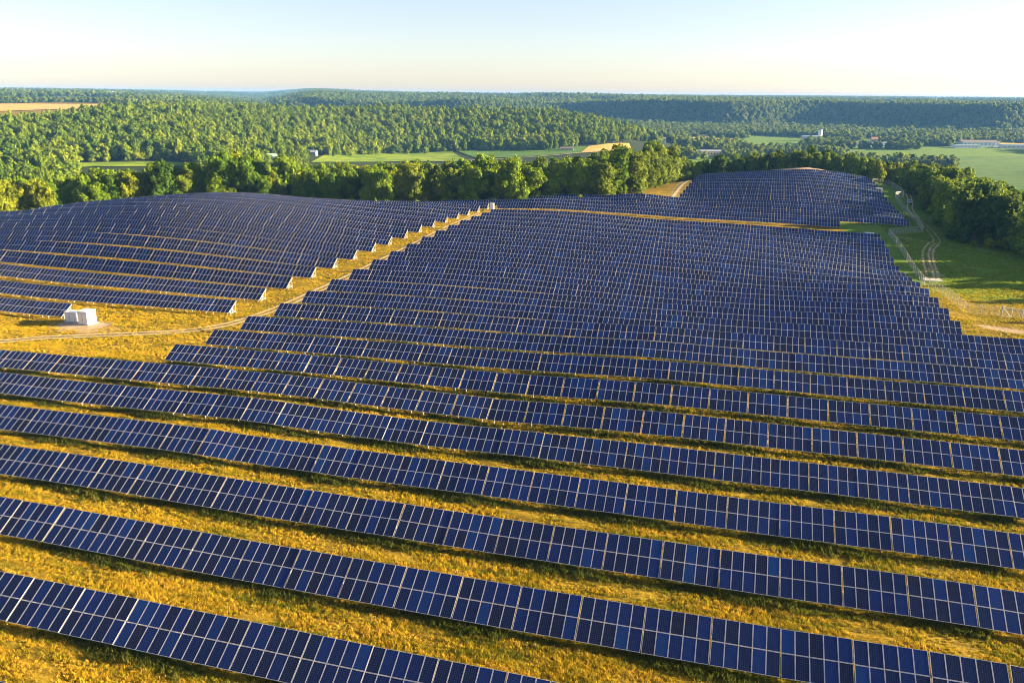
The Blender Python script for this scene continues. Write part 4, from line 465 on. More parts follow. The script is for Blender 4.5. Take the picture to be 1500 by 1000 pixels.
# ------------------------------------------------------------------ grass and weeds (stuff)
def scatter(name, P, scale, protos, label=None):
    me = bpy.data.meshes.new(name); me.vertices.add(len(P)); me.vertices.foreach_set('co', np.asarray(P, np.float32).ravel())
    fattr(me, 'sc', scale); me.update()
    o = link(name, me); tag(o, label, None, None, 'stuff')
    col = bpy.data.collections.new(name+'_shapes')
    for p in protos: col.objects.link(p)
    ng = bpy.data.node_groups.new(name, 'GeometryNodeTree')
    ng.interface.new_socket('Geometry', in_out='INPUT', socket_type='NodeSocketGeometry'); ng.interface.new_socket('Geometry', in_out='OUTPUT', socket_type='NodeSocketGeometry')
    N = ng.nodes; Lk = ng.links; gi = N.new('NodeGroupInput'); go = N.new('NodeGroupOutput')
    ci = N.new('GeometryNodeCollectionInfo'); ci.inputs['Collection'].default_value = col; ci.inputs['Separate Children'].default_value = True; ci.inputs['Reset Children'].default_value = True
    ip = N.new('GeometryNodeInstanceOnPoints'); ip.inputs['Pick Instance'].default_value = True
    rv = N.new('FunctionNodeRandomValue'); rv.data_type = 'FLOAT'; rv.inputs[2].default_value = 0; rv.inputs[3].default_value = 6.283
    cx = N.new('ShaderNodeCombineXYZ'); na = N.new('GeometryNodeInputNamedAttribute'); na.data_type = 'FLOAT'; na.inputs[0].default_value = 'sc'
    Lk.new(gi.outputs[0], ip.inputs['Points']); Lk.new(ci.outputs[0], ip.inputs['Instance'])
    Lk.new(rv.outputs[1], cx.inputs[2]); Lk.new(cx.outputs[0], ip.inputs['Rotation']); Lk.new(na.outputs[0], ip.inputs['Scale'])
    Lk.new(ip.outputs[0], go.inputs[0])
    md = o.modifiers.new('scatter', 'NODES'); md.node_group = ng
    return o
def tuft(name, n, hgt, spread, mat, wd=.035):
    V = []; F = []; lv = []
    for i in range(n):
        a = random.uniform(0, 6.28); r = spread*random.random()**.5; h = hgt*random.uniform(.5, 1.1); ln = random.uniform(.1, .7)*h
        bx, by = r*math.cos(a), r*math.sin(a); d = random.uniform(0, 6.28); c, s = math.cos(d), math.sin(d); q = random.uniform(0, 6.28)
        px, py = -math.sin(q)*wd, math.cos(q)*wd; k = len(V)
        V += [(bx-px, by-py, -.05), (bx+px, by+py, -.05), (bx+px*.7+c*ln*.35, by+py*.7+s*ln*.35, h*.6), (bx-px*.7+c*ln*.35, by-py*.7+s*ln*.35, h*.6), (bx+c*ln, by+s*ln, h)]
        F += [(k, k+1, k+2, k+3), (k+3, k+2, k+4, k+4)]; lv += [random.random()]*2
    me = bpy.data.meshes.new(name); me.from_pydata(V, [], [f if f[2] != f[3] else f[:3] for f in F]); me.materials.append(mat); fattr(me, 'lv', lv, 'FACE')
    return bpy.data.objects.new(name, me)
def field_pts(x0, x1, y0, y1, dens):
    n = int((x1-x0)*(y1-y0)*dens); x = rng.uniform(x0, x1, n); y = rng.uniform(y0, y1, n); u, d = bear(x, y)
    k = (u > -600) & (u < 2100); return x[k], y[k]
X = []; Y = []
for a in ((-85, 45, 28, 60, 30), (-110, 50, 60, 85, 17), (-150, 55, 85, 112, 9), (-160, 62, 112, 150, 4), (-175, -86, 108, 300, 3.2), (38, 75, 150, 225, 4.0), (-120, 48, 150, 300, .5)):
    x, y = field_pts(*a); X.append(x); Y.append(y)
X = np.concatenate(X); Y = np.concatenate(Y)
cl = np.sin(X*.8+np.sin(Y*.5)*2)*np.sin(Y*1.1+1)+np.sin(X*.23-Y*.41)*.7
TRK = np.array([(-150, 104), (-128.4, 110.3), (-125.4, 115), (-114.6, 119.5), (-96.4, 127), (-92.4, 144), (-91.6, 157), (-90.4, 178), (-90.3, 214), (-91.2, 250), (-92.4, 290)], float)
def near_track(X, Y, w):
    m = np.zeros(len(X), bool)
    for a, b in zip(TRK, TRK[1:]):
        e = b-a; t = np.clip(((X-a[0])*e[0]+(Y-a[1])*e[1])/(e@e), 0, 1); m |= np.hypot(X-a[0]-t*e[0], Y-a[1]-t*e[1]) < w
    return m
keep = (cl+rng.normal(0, .9, len(X)) > -1.2) & ~(near_track(X, Y, 1.9) & (rng.random(len(X)) < .85)) & ~(((X+123.5)/6.0)**2+((Y-125.2)/3.2)**2 < 1) & ~(((X-53)/4.5)**2+((Y-169.5-(X-53)*-.6)/2.2)**2 < 1); X, Y, cl = X[keep], Y[keep], cl[keep]
scatter('dry_grass', np.stack([X, Y, gz(X, Y)], 1), (.78+.22*cl+rng.normal(0, .2, len(X))).clip(.4, 1.5)*np.where(np.hypot(X, Y) > 120, 1.15, 1),
        [tuft('tuft', 12, .24, .20, M_grass, .03) for _ in range(6)])
X = []; Y = []
for k in range(-1, 12):
    yk = ROW1Y+(k-1)*PITCHROW-SLOPE*CT; n = 7000 if k < 5 else 3000
    X.append(rng.uniform(-140, 60, n)); Y.append(yk+rng.normal(0, .5, n)+.0)
    X.append(rng.uniform(-140, 60, n//2)); Y.append(yk+rng.uniform(0, 3, n//2))
X = np.concatenate(X); Y = np.concatenate(Y); u, d = bear(X, Y); k = (u > -120) & (u < 1620) & ~((X < -89) & (Y > 106)); X, Y = X[k], Y[k]
scatter('green_weeds', np.stack([X, Y, gz(X, Y)], 1), rng.uniform(.5, 1.2, len(X))*(.8+.4*np.sin(X*.35+Y)), [tuft('weed', 16, .42, .32, M_weed, .04) for _ in range(5)])

M_mead = leaf_mat('meadow_blades', [(0, (.09, .16, .012)), (.5, (.18, .27, .018)), (.85, (.32, .33, .04)), (1, (.48, .40, .12))], 'tuft')
X, Y = field_pts(47, 92, 205, 345, 3.0); k = (X > 51+(Y < 222)*3) & (rng.random(len(X)) < np.clip((Y-202)/14, 0, 1))
X, Y = X[k], Y[k]
scatter('meadow_grass', np.stack([X, Y, gz(X, Y)], 1), rng.uniform(.5, 1.3, len(X)), [tuft('blades', 14, .26, .28, M_mead, .04) for _ in range(4)])

# ------------------------------------------------------------------ trees
def crown(seed, nleaf, size, hgt=1.0, nl=12, mat=None, core=True, small=0):
    """unit crown: 1 m wide and 1 m tall lobed mass of leaf clusters, base at z=0"""
    r = np.random.default_rng(seed); cz = r.uniform(.13, .80, nl); an = r.uniform(0, 6.28, nl)
    prof = np.sqrt(np.clip(1-((cz-.5)/.52)**2, .05, 1))*.30; rr = prof*np.sqrt(r.uniform(.25, 1, nl))
    cen = np.stack([rr*np.cos(an), rr*np.sin(an), cz], 1); rad = r.uniform(.13, .24, nl)*(1.1-.45*np.abs(cz-.45))
    cen[0] = (0, 0, .5); rad[0] = .30; cen[1] = (r.normal(0, .05), r.normal(0, .05), .82); rad[1] = .15
    if small:
        q = r.choice(nl, small); d = r.normal(0, 1, (small, 3)); d[:, 2] += .15; d /= np.linalg.norm(d, axis=1)[:, None]
        c2 = cen[q]+d*(rad[q]*r.uniform(.75, 1.25, small))[:, None]; cen = np.concatenate([cen, c2]); rad = np.concatenate([rad*.9, r.uniform(.045, .105, small)]); nl += small
    L = r.choice(nl, nleaf, p=rad**2/np.sum(rad**2)); d = r.normal(0, 1, (nleaf, 3)); d[:, 2] += .25; d /= np.linalg.norm(d, axis=1)[:, None]
    pos = cen[L]+d*(rad[L]*r.uniform(.72, 1.08, nleaf))[:, None]*np.array([1, 1, .95])
    nrm = d+r.normal(0, .55, (nleaf, 3)); nrm /= np.linalg.norm(nrm, axis=1)[:, None]
    t = np.cross(nrm, r.normal(0, 1, (nleaf, 3))); t /= np.linalg.norm(t, axis=1)[:, None]; bt = np.cross(nrm, t)
    s = size*r.uniform(.6, 1.4, nleaf)[:, None]
    V = np.stack([pos-t*s*.6-bt*s*.35, pos+t*s*.1-bt*s*.6, pos+t*s*.65+bt*s*.3, pos-t*s*.15+bt*s*.6], 1).reshape(-1, 3)
    F = np.arange(nleaf*4).reshape(-1, 4); lv = (r.random(nl)[L]*.6+r.random(nleaf)*.4)
    if core:
        # inner foliage keeps the crown from being see-through
        for c, q in zip(cen[:nl-small], rad[:nl-small]*.72):
            n0 = len(V); P = []
            for a in range(5):
                for h in (-.6, .1, .75):
                    w_ = math.sqrt(max(0.05, 1-h*h)); P.append(c+q*np.array([w_*math.cos(a*1.2566+h), w_*math.sin(a*1.2566+h), h]))
            P += [c+q*np.array([0, 0, 1.0])]
            V = np.concatenate([V, np.array(P)]); f = []
            for a in range(5):
                e = (a+1) % 5
                f += [[n0+a*3, n0+e*3, n0+e*3+1, n0+a*3+1], [n0+a*3+1, n0+e*3+1, n0+e*3+2, n0+a*3+2], [n0+a*3+2, n0+e*3+2, n0+15, n0+15]]
            F = np.concatenate([F, np.array(f)]); lv = np.concatenate([lv, np.full(15, .25)])
    V = V*np.array([1.25, 1.25, 1.0]); V[:, 2] = V[:, 2]*hgt
    me = bpy.data.meshes.new('crown'); me.from_pydata(V.tolist(), [], [f[:3] if f[2] == f[3] else f for f in F.tolist()]); me.materials.append(mat); fattr(me, 'lv', lv, 'FACE')
    return me
def trunk_mesh(seed):
    r = random.Random(seed); b = MB(); top = (r.uniform(-.04, .04), r.uniform(-.04, .04), .72)
    b.tube([(0, 0, -.06), (.0, .0, .2), (top[0]*.6, top[1]*.6, .45), top], [.028, .021, .015, .005], 6)
    for i in range(5):
        h = r.uniform(.28, .6); a = r.uniform(0, 6.28); l = r.uniform(.14, .26)
        b.tube([(0, 0, h), (l*.6*math.cos(a), l*.6*math.sin(a), h+l*.5), (l*math.cos(a), l*math.sin(a), h+l*1.0)], [.010, .006, .002], 5)
    return b.mesh('trunk', [M_bark], True)
CR = [crown(100+i, 4200, .042, nl=9+i % 4, mat=M_leaf[0], small=34) for i in range(8)]; TR = [trunk_mesh(i) for i in range(4)]
names = ['broadleaf_tree']
SIZE = lambda h: 'tall' if h > 15.4 else ('small' if h < 11.8 else 'mid-sized')
def where(z, u, x, y):
    if z == 0: return 'behind the outer slope of the western block' if u < 110 else ('behind the rising edge of the western block' if u < 215 else 'behind the crest of the western block')
    if z == 1: return ('behind the western block right of its crest' if u < 440 else 'behind the dip of the western block' if u < 560 else
                       'behind the narrow end of the western block' if u < 690 else 'behind the white box at the track end' if u < 790 else
                       'behind the rows of the grass strip' if u < 890 else 'beside the pale sandy track')
    if z == 2: return 'behind the corner of the upper block' if u < 1120 else ('behind the bare earth mound' if u < 1215 else 'behind the far fence corner')
    return 'in the grove beside the parked car' if y > 345 else ('in the grove above the two-rut track' if y > 295 else 'in the grove at the shaded meadow')
groups = {}
for i, (x, y, H, W, c, v, z, u) in enumerate(NEAR):
    groups.setdefault((SIZE(H), PAL[int(c)][0], where(int(z), u, x, y)), []).append((u, math.hypot(x, y), i))
LAB = {}
TO = 'first second third fourth fifth sixth seventh eighth ninth tenth eleventh twelfth thirteenth fourteenth fifteenth'.split()
for key, L in groups.items():
    L.sort()
    for j, (u, d, i) in enumerate(L):
        LAB[i] = f'{key[0]} {key[1]} tree {key[2]}' + ('' if len(L) == 1 else f', {TO[min(j, 14)]} from left')
for i, (x, y, H, W, c, v, z, u) in enumerate(NEAR):
    root = empty('broadleaf_tree', (x, y, g1(x, y)), rng.uniform(0, 6.28)); tag(root, LAB[i], 'tree', 'trees round the solar farm')
    t = link('trunk', TR[int(v) % 4], root); t.scale = (H, H, H)
    o = link('crown', CR[int(v)], root, (0, 0, H*.0)); o.scale = (W, W, H)
    o.material_slots[0].link = 'OBJECT'; o.material_slots[0].material = M_leaf[int(c)]

def proto(seed, n, size, mat, wd, ht):
    me = crown(seed, n, size, nl=6, mat=mat, small=10); o = bpy.data.objects.new('crown', me)
    V = np.empty(len(me.vertices)*3, np.float32); me.vertices.foreach_get('co', V); V = V.reshape(-1, 3)*np.array([wd, wd, ht]); me.vertices.foreach_set('co', V.ravel().astype(np.float32)); return o
FP = [proto(300+i, 620, .075, M_forest, [.6, .85, .72, .95, .5, .8, .7, 1.0, .66][i], [1.1, .95, 1.0, .85, 1.2, .9, 1.05, .8, 1.0][i]) for i in range(9)]
LP = [proto(400+i, 150, .17, M_far, .95, 1.0) for i in range(5)]
def jitter(x0, x1, y0, y1, s):
    gx, gy = np.meshgrid(np.arange(x0, x1, s), np.arange(y0, y1, s)); gx = gx+(np.arange(gx.shape[0]) % 2)[:, None]*s/2
    return (gx+rng.uniform(-.4, .4, gx.shape)*s).ravel(), (gy+rng.uniform(-.4, .4, gy.shape)*s).ravel()
def clear(u, d, spots):
    k = np.ones(len(u), bool)
    for (a, b, d0, d1) in spots: k &= ~((u > a) & (u < b) & (d > d0) & (d < d1))
    return k
# undergrowth along the edges of the belts, hillside woods
ux = []; uy = []
for (x, y, H, W, c, v, z, u) in NEAR:
    for _ in range(3): a = rng.uniform(0, 6.28); r = rng.uniform(1.5, 6); ux.append(x+r*math.cos(a)); uy.append(y+r*math.sin(a)-2)
UG = np.array([ux, uy]).T
x, y = jitter(-1500, 150, 420, 1700, 8.3); u, d = bear(x, y)
lo = np.interp(u, [-200, 85, 95, 270, 285, 430, 470, 560, 700, 820, 860, 900, 930, 965], [500, 500, 690, 690, 480, 480, 985, 1085, 1130, 1120, 1160, 1200, 1260, 1290])
lo = np.where((u > 90) & (u < 275), 850, lo)
hi = np.interp(u, [-200, 0, 60, 110, 160, 300, 600, 760, 860, 930, 970], [1150, 1150, 1185, 1230, 1330, 1480, 1520, 1500, 1430, 1370, 1330])
lo2 = np.zeros(len(u), bool)
strip_ = (u > 90) & (u < 275) & (d > 740) & (d < 852)
k = (u > -200) & (u < 970) & ~strip_ & (((d > lo) & (d < hi)) | lo2)
k &= clear(u, d, [(381, 407, 480, 890), (437, 470, 720, 1004), (405, 436, 950, 1020), (820, 846, 1080, 1125), (844, 866, 1140, 1176)])
HX, HY = x[k], y[k]
scatter('hillside_forest', np.concatenate([np.stack([HX, HY, gz(HX, HY)-.5], 1), np.stack([REST[:, 0], REST[:, 1], gz(REST[:, 0], REST[:, 1])-.3], 1), np.stack([UG[:, 0], UG[:, 1], gz(UG[:, 0], UG[:, 1])-.3], 1)]),
        np.concatenate([(rng.normal(13.6, 2.4, len(HX))*np.where(rng.random(len(HX)) < .15, 1.25, 1)).clip(6.5, 20), REST[:, 2]*.95, rng.uniform(2.5, 5.5, len(UG))]), FP)
# valley woods
x, y = jitter(-400, 1100, 900, 2250, 10.5); u, d = bear(x, y)
n1 = np.sin(x*.011+.6)*np.sin(y*.009+1.1)+.5*np.sin(x*.027+y*.021)
k = (u > 930) & (u < 1640) & (d > np.interp(u, [930, 1010, 1070, 1080, 1640], [1400, 1330, 1300, 1540, 1540])) & (d < 2240) & ((n1 > -.12) | (d > 1980))
k |= (u > 1236) & (u < 1412) & (d > 1150+(u-1236)*.12) & (d < 1225+(u-1236)*.12)            # hedge wood in the field
k |= (u > 1085) & (u < 1245) & (d > 1330) & (d < 1420)
k |= (u > 1062) & (u < 1122) & (d > 1150) & (d < 1240)
k |= (u > 1440) & (u < 1600) & (d > 1400) & (d < 1450) & (n1 > .1)
k |= (u > 985) & (u < 1110) & (d > 1110) & (d < 1160) & (n1 > -.2)
k &= clear(u, d, [(1240, 1316, 1560, 1725), (1402, 1460, 1500, 1790), (1440, 1520, 1560, 1760), (1020, 1064, 1120, 1260), (1011, 1079, 1610, 1795), (1120, 1240, 1255, 1330), (980, 1040, 1810, 1935), (1085, 1175, 1540, 1665), (1270, 1390, 1770, 1905), (1430, 1530, 1770, 1895), (1168, 1222, 1700, 1810), (954, 980, 1250, 1345)])
VX, VY = x[k], y[k]
scatter('valley_woods', np.stack([VX, VY, gz(VX, VY)-.5], 1), rng.normal(12.5, 2.4, len(VX)).clip(7, 19), LP)
# bluffs and plateau woods
x, y = jitter(-3200, 2600, 1500, 5200, 15.5); u, d = bear(x, y)
n1 = np.sin(x*.006+.4)*np.sin(y*.005+.9)+.6*np.sin(x*.0023-y*.0031+1)
k = (u > 420) & (u < 1680) & (d > 2240) & (d < 3250) & ((d < 2950) | (n1 > -.25))
k |= (u > -180) & (u < 1680) & (d > 1950) & (d < 5200) & (n1 > np.where(u < 420, np.interp(d, [1950, 2300, 2400, 3000, 5000], [-.9, -.7, .05, .2, .45]), np.interp(d, [1950, 3200, 3300, 5000], [9, 9, .2, .5])))
k |= (u > -180) & (u < 330) & (d > 1640) & (d < 1960) & (n1 > -1.1) & (d > np.interp(u, [-180, 100, 200, 330], [1850, 1850, 1700, 1640]))
k |= (u > 250) & (u < 470) & (d > 2300) & (d < 5200) & (n1 > -.35)
k &= ~((u > 1230) & (u < 1318) & (d > 2720) & (d < 3000)) & ~((u > 860) & (u < 905) & (d > 2950) & (d < 3250))
x3, y3 = jitter(-5200, 3600, 4300, 9200, 27.0); u3, d3 = bear(x3, y3)
n3 = np.sin(x3*.0021+.4)*np.sin(y3*.0032+.9)+.5*np.sin(x3*.0011-y3*.0017+2)
k3 = (u3 > -200) & (u3 < 1700) & (d3 > 5200) & (d3 < 9200) & (n3 > np.where(u3 < 480, -.5, .15))
x2, y2 = jitter(-1500, 1400, 2150, 2750, 9.5); u2, d2 = bear(x2, y2)
k2 = (u2 > 420) & (u2 < 1680) & (np.abs(d2-(2460+85*np.sin(u2/62+.5)+22*np.sin(u2/31+1))) < 62)
BX, BY = np.concatenate([x[k], x2[k2], x3[k3]]), np.concatenate([y[k], y2[k2], y3[k3]])
scatter('ridge_woods', np.stack([BX, BY, gz(BX, BY)-.5], 1), rng.normal(14.0, 2.6, len(BX)).clip(8, 21), LP)
print('trees', len(HX), len(VX), len(BX))

# ------------------------------------------------------------------ fences and gate
def fence_mat():
    m = NT('chain_link'); uv = m.n('UVMap', uv_map='UVMap'); sp = m.n('SeparateXYZ'); m.set(sp.inputs[0], uv.outputs[0])
    def diag(s):
        q = m.math('ADD', sp.outputs[0], m.math('MULTIPLY', sp.outputs[1], s)); f = m.math('FRACT', m.math('MULTIPLY', q, 8.0)); return m.math('LESS_THAN', f, .14)
    al = m.math('MAXIMUM', diag(1.0), diag(-1.0))
    m.p(Base_Color=(.50, .49, .46), Roughness=.5, Metallic=0.0, Alpha=al); return m.mat
M_chain = fence_mat()
def fence(pts, label, hgt=2.3, step=3.0, name='chain_link_fence', wired=True):
    c, nrm = strip(name, pts, 0, 0, None, .5) if len(pts) > 2 else (np.array([np.array(pts[0])*(1-t)+np.array(pts[1])*t for t in np.linspace(0, 1, 24)]), None)
    L = np.concatenate([[0], np.cumsum(np.hypot(*np.diff(c, axis=0).T))]); n = max(1, round(L[-1]/step)); s = np.linspace(0, L[-1], n+1)
    P = np.stack([np.interp(s, L, c[:, 0]), np.interp(s, L, c[:, 1])], 1); Z = gz(P[:, 0], P[:, 1]); o = P[0]
    root = empty(name, (o[0], o[1], Z[0])); tag(root, label, 'fence', None)
    Q = [Vector((a[0]-o[0], a[1]-o[1], z-Z[0])) for a, z in zip(P, Z)]
    for q in Q:
        b = MB(); b.tube([q+Vector((0, 0, -.4)), q+Vector((0, 0, hgt+.1))], [.05, .05], 6); b.build('post', M_steel, root)
    b = MB()
    for i, (p, q) in enumerate(zip(Q, Q[1:])):
        l = (q-p).length; b.face([p+Vector((0, 0, .03)), q+Vector((0, 0, .03)), q+Vector((0, 0, hgt)), p+Vector((0, 0, hgt))], 0, [(s[i], 0), (s[i]+l, 0), (s[i]+l, hgt), (s[i], hgt)])
    b.build('wire_mesh', M_chain, root)
    b = MB()
    for p, q in zip(Q, Q[1:]): b.bar(p+Vector((0, 0, hgt)), q+Vector((0, 0, hgt)), .05)
    b.build('top_rail', M_steel, root)
    return root
fence([(51.1, 293.8), (51.3, 279.8), (50.9, 259), (50.4, 241), (49.3, 224)], 'grey shaded chain-link fence curving down past the panel row ends')
fence([(49.3, 222.9), (49.8, 210.2), (50.1, 198.2), (49.6, 186.6)], 'sunlit pale chain-link fence beside the golden grass and row ends')
fence([(51.4, 294.6), (58.2, 299.6), (63.8, 305.4)], 'short chain-link fence run between grass strip and two-rut track')
fence([(64.2, 306.2), (65.8, 323), (66.3, 341), (66.9, 362), (67.6, 386)], 'long shaded chain-link fence beside the two-rut dirt track')
fence([(73.0, 396.5), (74.1, 406), (75.6, 427), (75, 443)], 'chain-link fence climbing from the small gate to the far corner')
fence([(74.6, 444.2), (65.3, 438)], 'sunlit chain-link fence at the far corner below golden trees')
fence([(49.8, 186.0), (53.2, 186.8), (56.3, 185.3)], 'thin wire fence with bare posts between pale fence and gate', hgt=2.0, step=3.3, name='wire_fence')
fence([(59.9, 183.4), (75, 176)], 'pale fence run leading away from the braced gate', hgt=2.2)
def gate(p, q, label, hgt=2.2):
    p, q = np.array(p), np.array(q); z = g1(*p); d = q-p; L = float(np.hypot(*d)); root = empty('gate', (p[0], p[1], z), math.atan2(d[1], d[0])); tag(root, label, 'gate')
    for x in (0, L): b = MB(); b.tube([(x, 0, -.4), (x, 0, hgt+.35)], [.08, .08], 8); b.build('post', M_steel, root)
    b = MB(); 
    for a, e in (((.12, 0, .15), (L-.12, 0, .15)), ((.12, 0, hgt), (L-.12, 0, hgt)), ((.12, 0, .15), (.12, 0, hgt)), ((L-.12, 0, .15), (L-.12, 0, hgt)), ((.12, 0, hgt), (L*.5, 0, .15)), ((L*.5, 0, .15), (L*.5, 0, hgt))): b.bar(a, e, .09)
    b.build('gate_frame', M_white, root)
    b = MB(); b.face([(.15, .01, .18), (L-.15, .01, .18), (L-.15, .01, hgt-.05), (.15, .01, hgt-.05)], 0, [(0, 0), (L, 0), (L, hgt), (0, hgt)]); b.build('wire_mesh', M_chain, root)
gate((56.4, 185.1), (59.8, 183.5), 'braced chain-link gate in the sunny golden grass')
gate((68.2, 389.5), (72.6, 395.5), 'small sunlit gate near the parked car', 2.6)

# ------------------------------------------------------------------ cabinets, slab, car
def cabinet(x, y, dx, dy, h, label, roof=.12, doors=2, name='equipment_cabinet'):
    z = g1(x, y); root = empty(name, (x, y, z)); tag(root, label, 'cabinet')
    b = MB(); b.box((0, 0, h/2+.1), (dx, dy, h-.1)); b.build('body', M_white, root)
    b = MB(); b.box((0, 0, h+roof/2+.05), (dx+.16, dy+.16, roof)); b.build('roof', M_white, root)
    b = MB(); b.box((0, 0, -.05), (dx+.5, dy+.5, .36)); b.build('plinth', M_conc, root)
    b = MB(); b.box((0, -dy/2-.008, h*.52), (dx-.04, .03, h*.86)); b.build('door_frame', M_grey, root)
    for i in range(doors):
        wd = dx/doors; xx = -dx/2+wd*(i+.5)
        b = MB(); b.box((xx, -dy/2-.02, h*.52), (wd-.14, .05, h*.82)); d = b.build('door', M_white, root)
        b = MB(); b.box((xx+wd*.3, -dy/2-.06, h*.5), (.04, .04, .22)); b.build('handle', M_grey, d)
        b = MB()
        for q in range(5): b.box((xx, -dy/2-.045, h*.76+q*.07), (wd*.45, .02, .035))
        b.build('louvre', M_white, d)
cabinet(-127.9, 127.2, 2.4, 1.6, 2.0, 'lower white equipment cabinet, nearest to the short panel row')
cabinet(-123.6, 126.4, 2.3, 2.4, 2.6, 'taller white equipment cabinet on a bare dirt pad, sunlit side', .2)
cabinet(-90.8, 298.6, 1.3, 1.5, 2.7, 'narrow white box standing at the far end of the dirt track', .1, 1)
cabinet(43.6, 283.6, 2.6, 1.4, 2.35, 'white cabinet showing its roof over the last main row', .12)
cabinet(61.6, 391.2, 2.6, 1.4, 2.5, 'white cabinet at the right end of the upper block rows', .12)
b = MB(); b.box((0, 0, .05), (4.6, 3.4, .34)); o = b.build('concrete_slab', M_conc, None, (53.3, 233.4, g1(53.3, 233.4))); tag(o, 'pale concrete slab where the rutted track meets the fence', 'slab')
def car(x, y, rz):
    M_body = NT('car_paint'); M_body.p(Base_Color=(.45, .55, .72), Roughness=.3); M_body.b.inputs['Coat Weight'].default_value = .6
    Mw = NT('car_glass'); Mw.p(Base_Color=(.02, .025, .03), Roughness=.05)
    Ml = NT('lamp_glass'); Ml.p(Base_Color=(.8, .8, .75), Roughness=.2); Mr = NT('tail_lamp'); Mr.p(Base_Color=(.4, .02, .02), Roughness=.3)
    root = empty('parked_car', (x, y, g1(x, y)+.02), rz); tag(root, 'pale blue parked car on the two-rut track beside the grove', 'car')
    bm = bmesh.new(); prof = [(-2.15, .35), (-2.2, .75), (-2.05, 1.0), (-1.75, 1.08), (-1.35, 1.62), (.35, 1.66), (1.05, 1.10), (2.0, .98), (2.2, .75), (2.2, .35)]
    L = [bm.verts.new((px, -.86, pz)) for px, pz in prof]; Rr = [bm.verts.new((px, .86, pz)) for px, pz in prof]
    for i in (4, 5): L[i].co.y = -.68; Rr[i].co.y = .68
    bm.faces.new(L); bm.faces.new(Rr[::-1])
    for i in range(len(prof)):
        j = (i+1) % len(prof); bm.faces.new((L[j], L[i], Rr[i], Rr[j]))
    bmesh.ops.recalc_face_normals(bm, faces=bm.faces); bmesh.ops.bevel(bm, geom=bm.edges[:], offset=.06, segments=2, affect='EDGES')
    me = bpy.data.meshes.new('body'); bm.to_mesh(me); bm.free(); me.materials.append(M_body.mat); link('body', me, root)
    b = MB(); b.face([(1.0, -.70, 1.13), (1.0, .70, 1.13), (.42, .6, 1.63), (.42, -.6, 1.63)]); b.face([(-1.72, .7, 1.14), (-1.72, -.7, 1.14), (-1.42, -.6, 1.58), (-1.42, .6, 1.58)])
    for s in (-1, 1): b.face([(-1.4, s*.865, 1.14), (.8, s*.865, 1.14), (.3, s*.73, 1.58), (-1.2, s*.73, 1.58)])
    ob = b.build('windows', Mw.mat, root); ob.location.z = .012
    for px in (-1.35, 1.4):
        for s in (-1, 1):
            b = MB(); b.tube([(px, s*.70, .34), (px, s*.90, .34)], [.34, .34], 18); wl = b.build('wheel', M_dark, root)
            b = MB(); b.tube([(px, s*.895, .34), (px, s*.915, .34)], [.2, .2], 12); b.build('rim', M_steel, wl)
    for s in (-1, 1):
        b = MB(); b.box((2.2, s*.62, .80), (.08, .34, .16)); b.build('headlight', Ml.mat, root)
        b = MB(); b.box((-2.19, s*.66, .85), (.08, .28, .2)); b.build('tail_light', Mr.mat, root)
car(73.6, 385.5, R(78))

# ------------------------------------------------------------------ farm and valley buildings
def building(name, x, y, dx, dy, h, rz, wall, roofm, label, rise=1.6, windows=0, door=True, flat=False, group=None):
    z = g1(x, y); root = empty(name, (x, y, z), rz); tag(root, label, 'building', group)
    b = MB(); b.box((0, 0, h/2-.5), (dx, dy, h+1)); b.build('wall', wall, root)
    b = MB(); o = .5
    if flat:
        b.box((0, 0, h+.35), (dx+.4, dy+.4, .7))
    else:
        for s in (-1, 1):
            b.face([(-dx/2-o, s*(dy/2+o), h-.15), (dx/2+o, s*(dy/2+o), h-.15), (dx/2+o, 0, h+rise), (-dx/2-o, 0, h+rise)][::s])
            b.face([(-dx/2-o, s*(dy/2+o), h-.4), (dx/2+o, s*(dy/2+o), h-.4), (dx/2+o, s*(dy/2+o), h-.15), (-dx/2-o, s*(dy/2+o), h-.15)])
        for s in (-1, 1): b.face([(s*dx/2, -dy/2, h), (s*dx/2, dy/2, h), (s*dx/2, 0, h+rise-.2)])
    b.build('roof', roofm, root)
    for i in range(windows):
        xx = -dx/2+dx*(i+.5)/windows
        b = MB(); b.box((xx, -dy/2-.04, h*.55), (min(1.6, dx/windows*.5), .1, h*.28)); b.build('window', M_dark, root)
    if door: b = MB(); b.box((dx*.3, -dy/2-.05, min(1.5, h*.4)), (min(3.0, dx*.2), .1, min(3.0, h*.8))); b.build('door', M_grey, root)
    return root
building('barn', -486, 862, 17, 9, 3.6, R(12), M_grey, M_roofg, 'low barn with a blue-grey metal roof below the wooded hill', 2.0)
building('farm_shed', -497, 905, 9, 6, 2.6, R(8), M_white, M_dark, 'small low farm shed behind the blue-grey roofed barn', 1.0)
building('farm_building', -462, 742, 10, 10, 6.5, R(40), M_white, M_roofgr, 'white building with green roof peeping out of the tree belt', 3.0, 2)
building('open_shed', -226, 1093, 17, 8, 3.4, R(10), M_tan, M_roofb, 'low tan shed by the farm lane at the crop field', 1.5, 3)
building('farmhouse', -214, 1168, 9, 8, 6.0, R(50), M_white, M_roofg, 'white farmhouse half hidden among trees above the lane', 3.6, 3)
building('warehouse', 415, 1672, 68, 34, 9.0, R(18), M_white, M_roofb, 'large white warehouse with a brown roof edge, valley town', 2.5, 9, True)
building('long_building', 385, 1610, 46, 16, 5, R(18), M_white, M_roofg, 'long low white building in front of the large warehouse', 1.0, 7, True, True)
building('long_building', 478, 1652, 60, 18, 6, R(10), M_white, M_roofg, 'low pale building at the photo edge beside the warehouse', 1.0, 8, True, True)
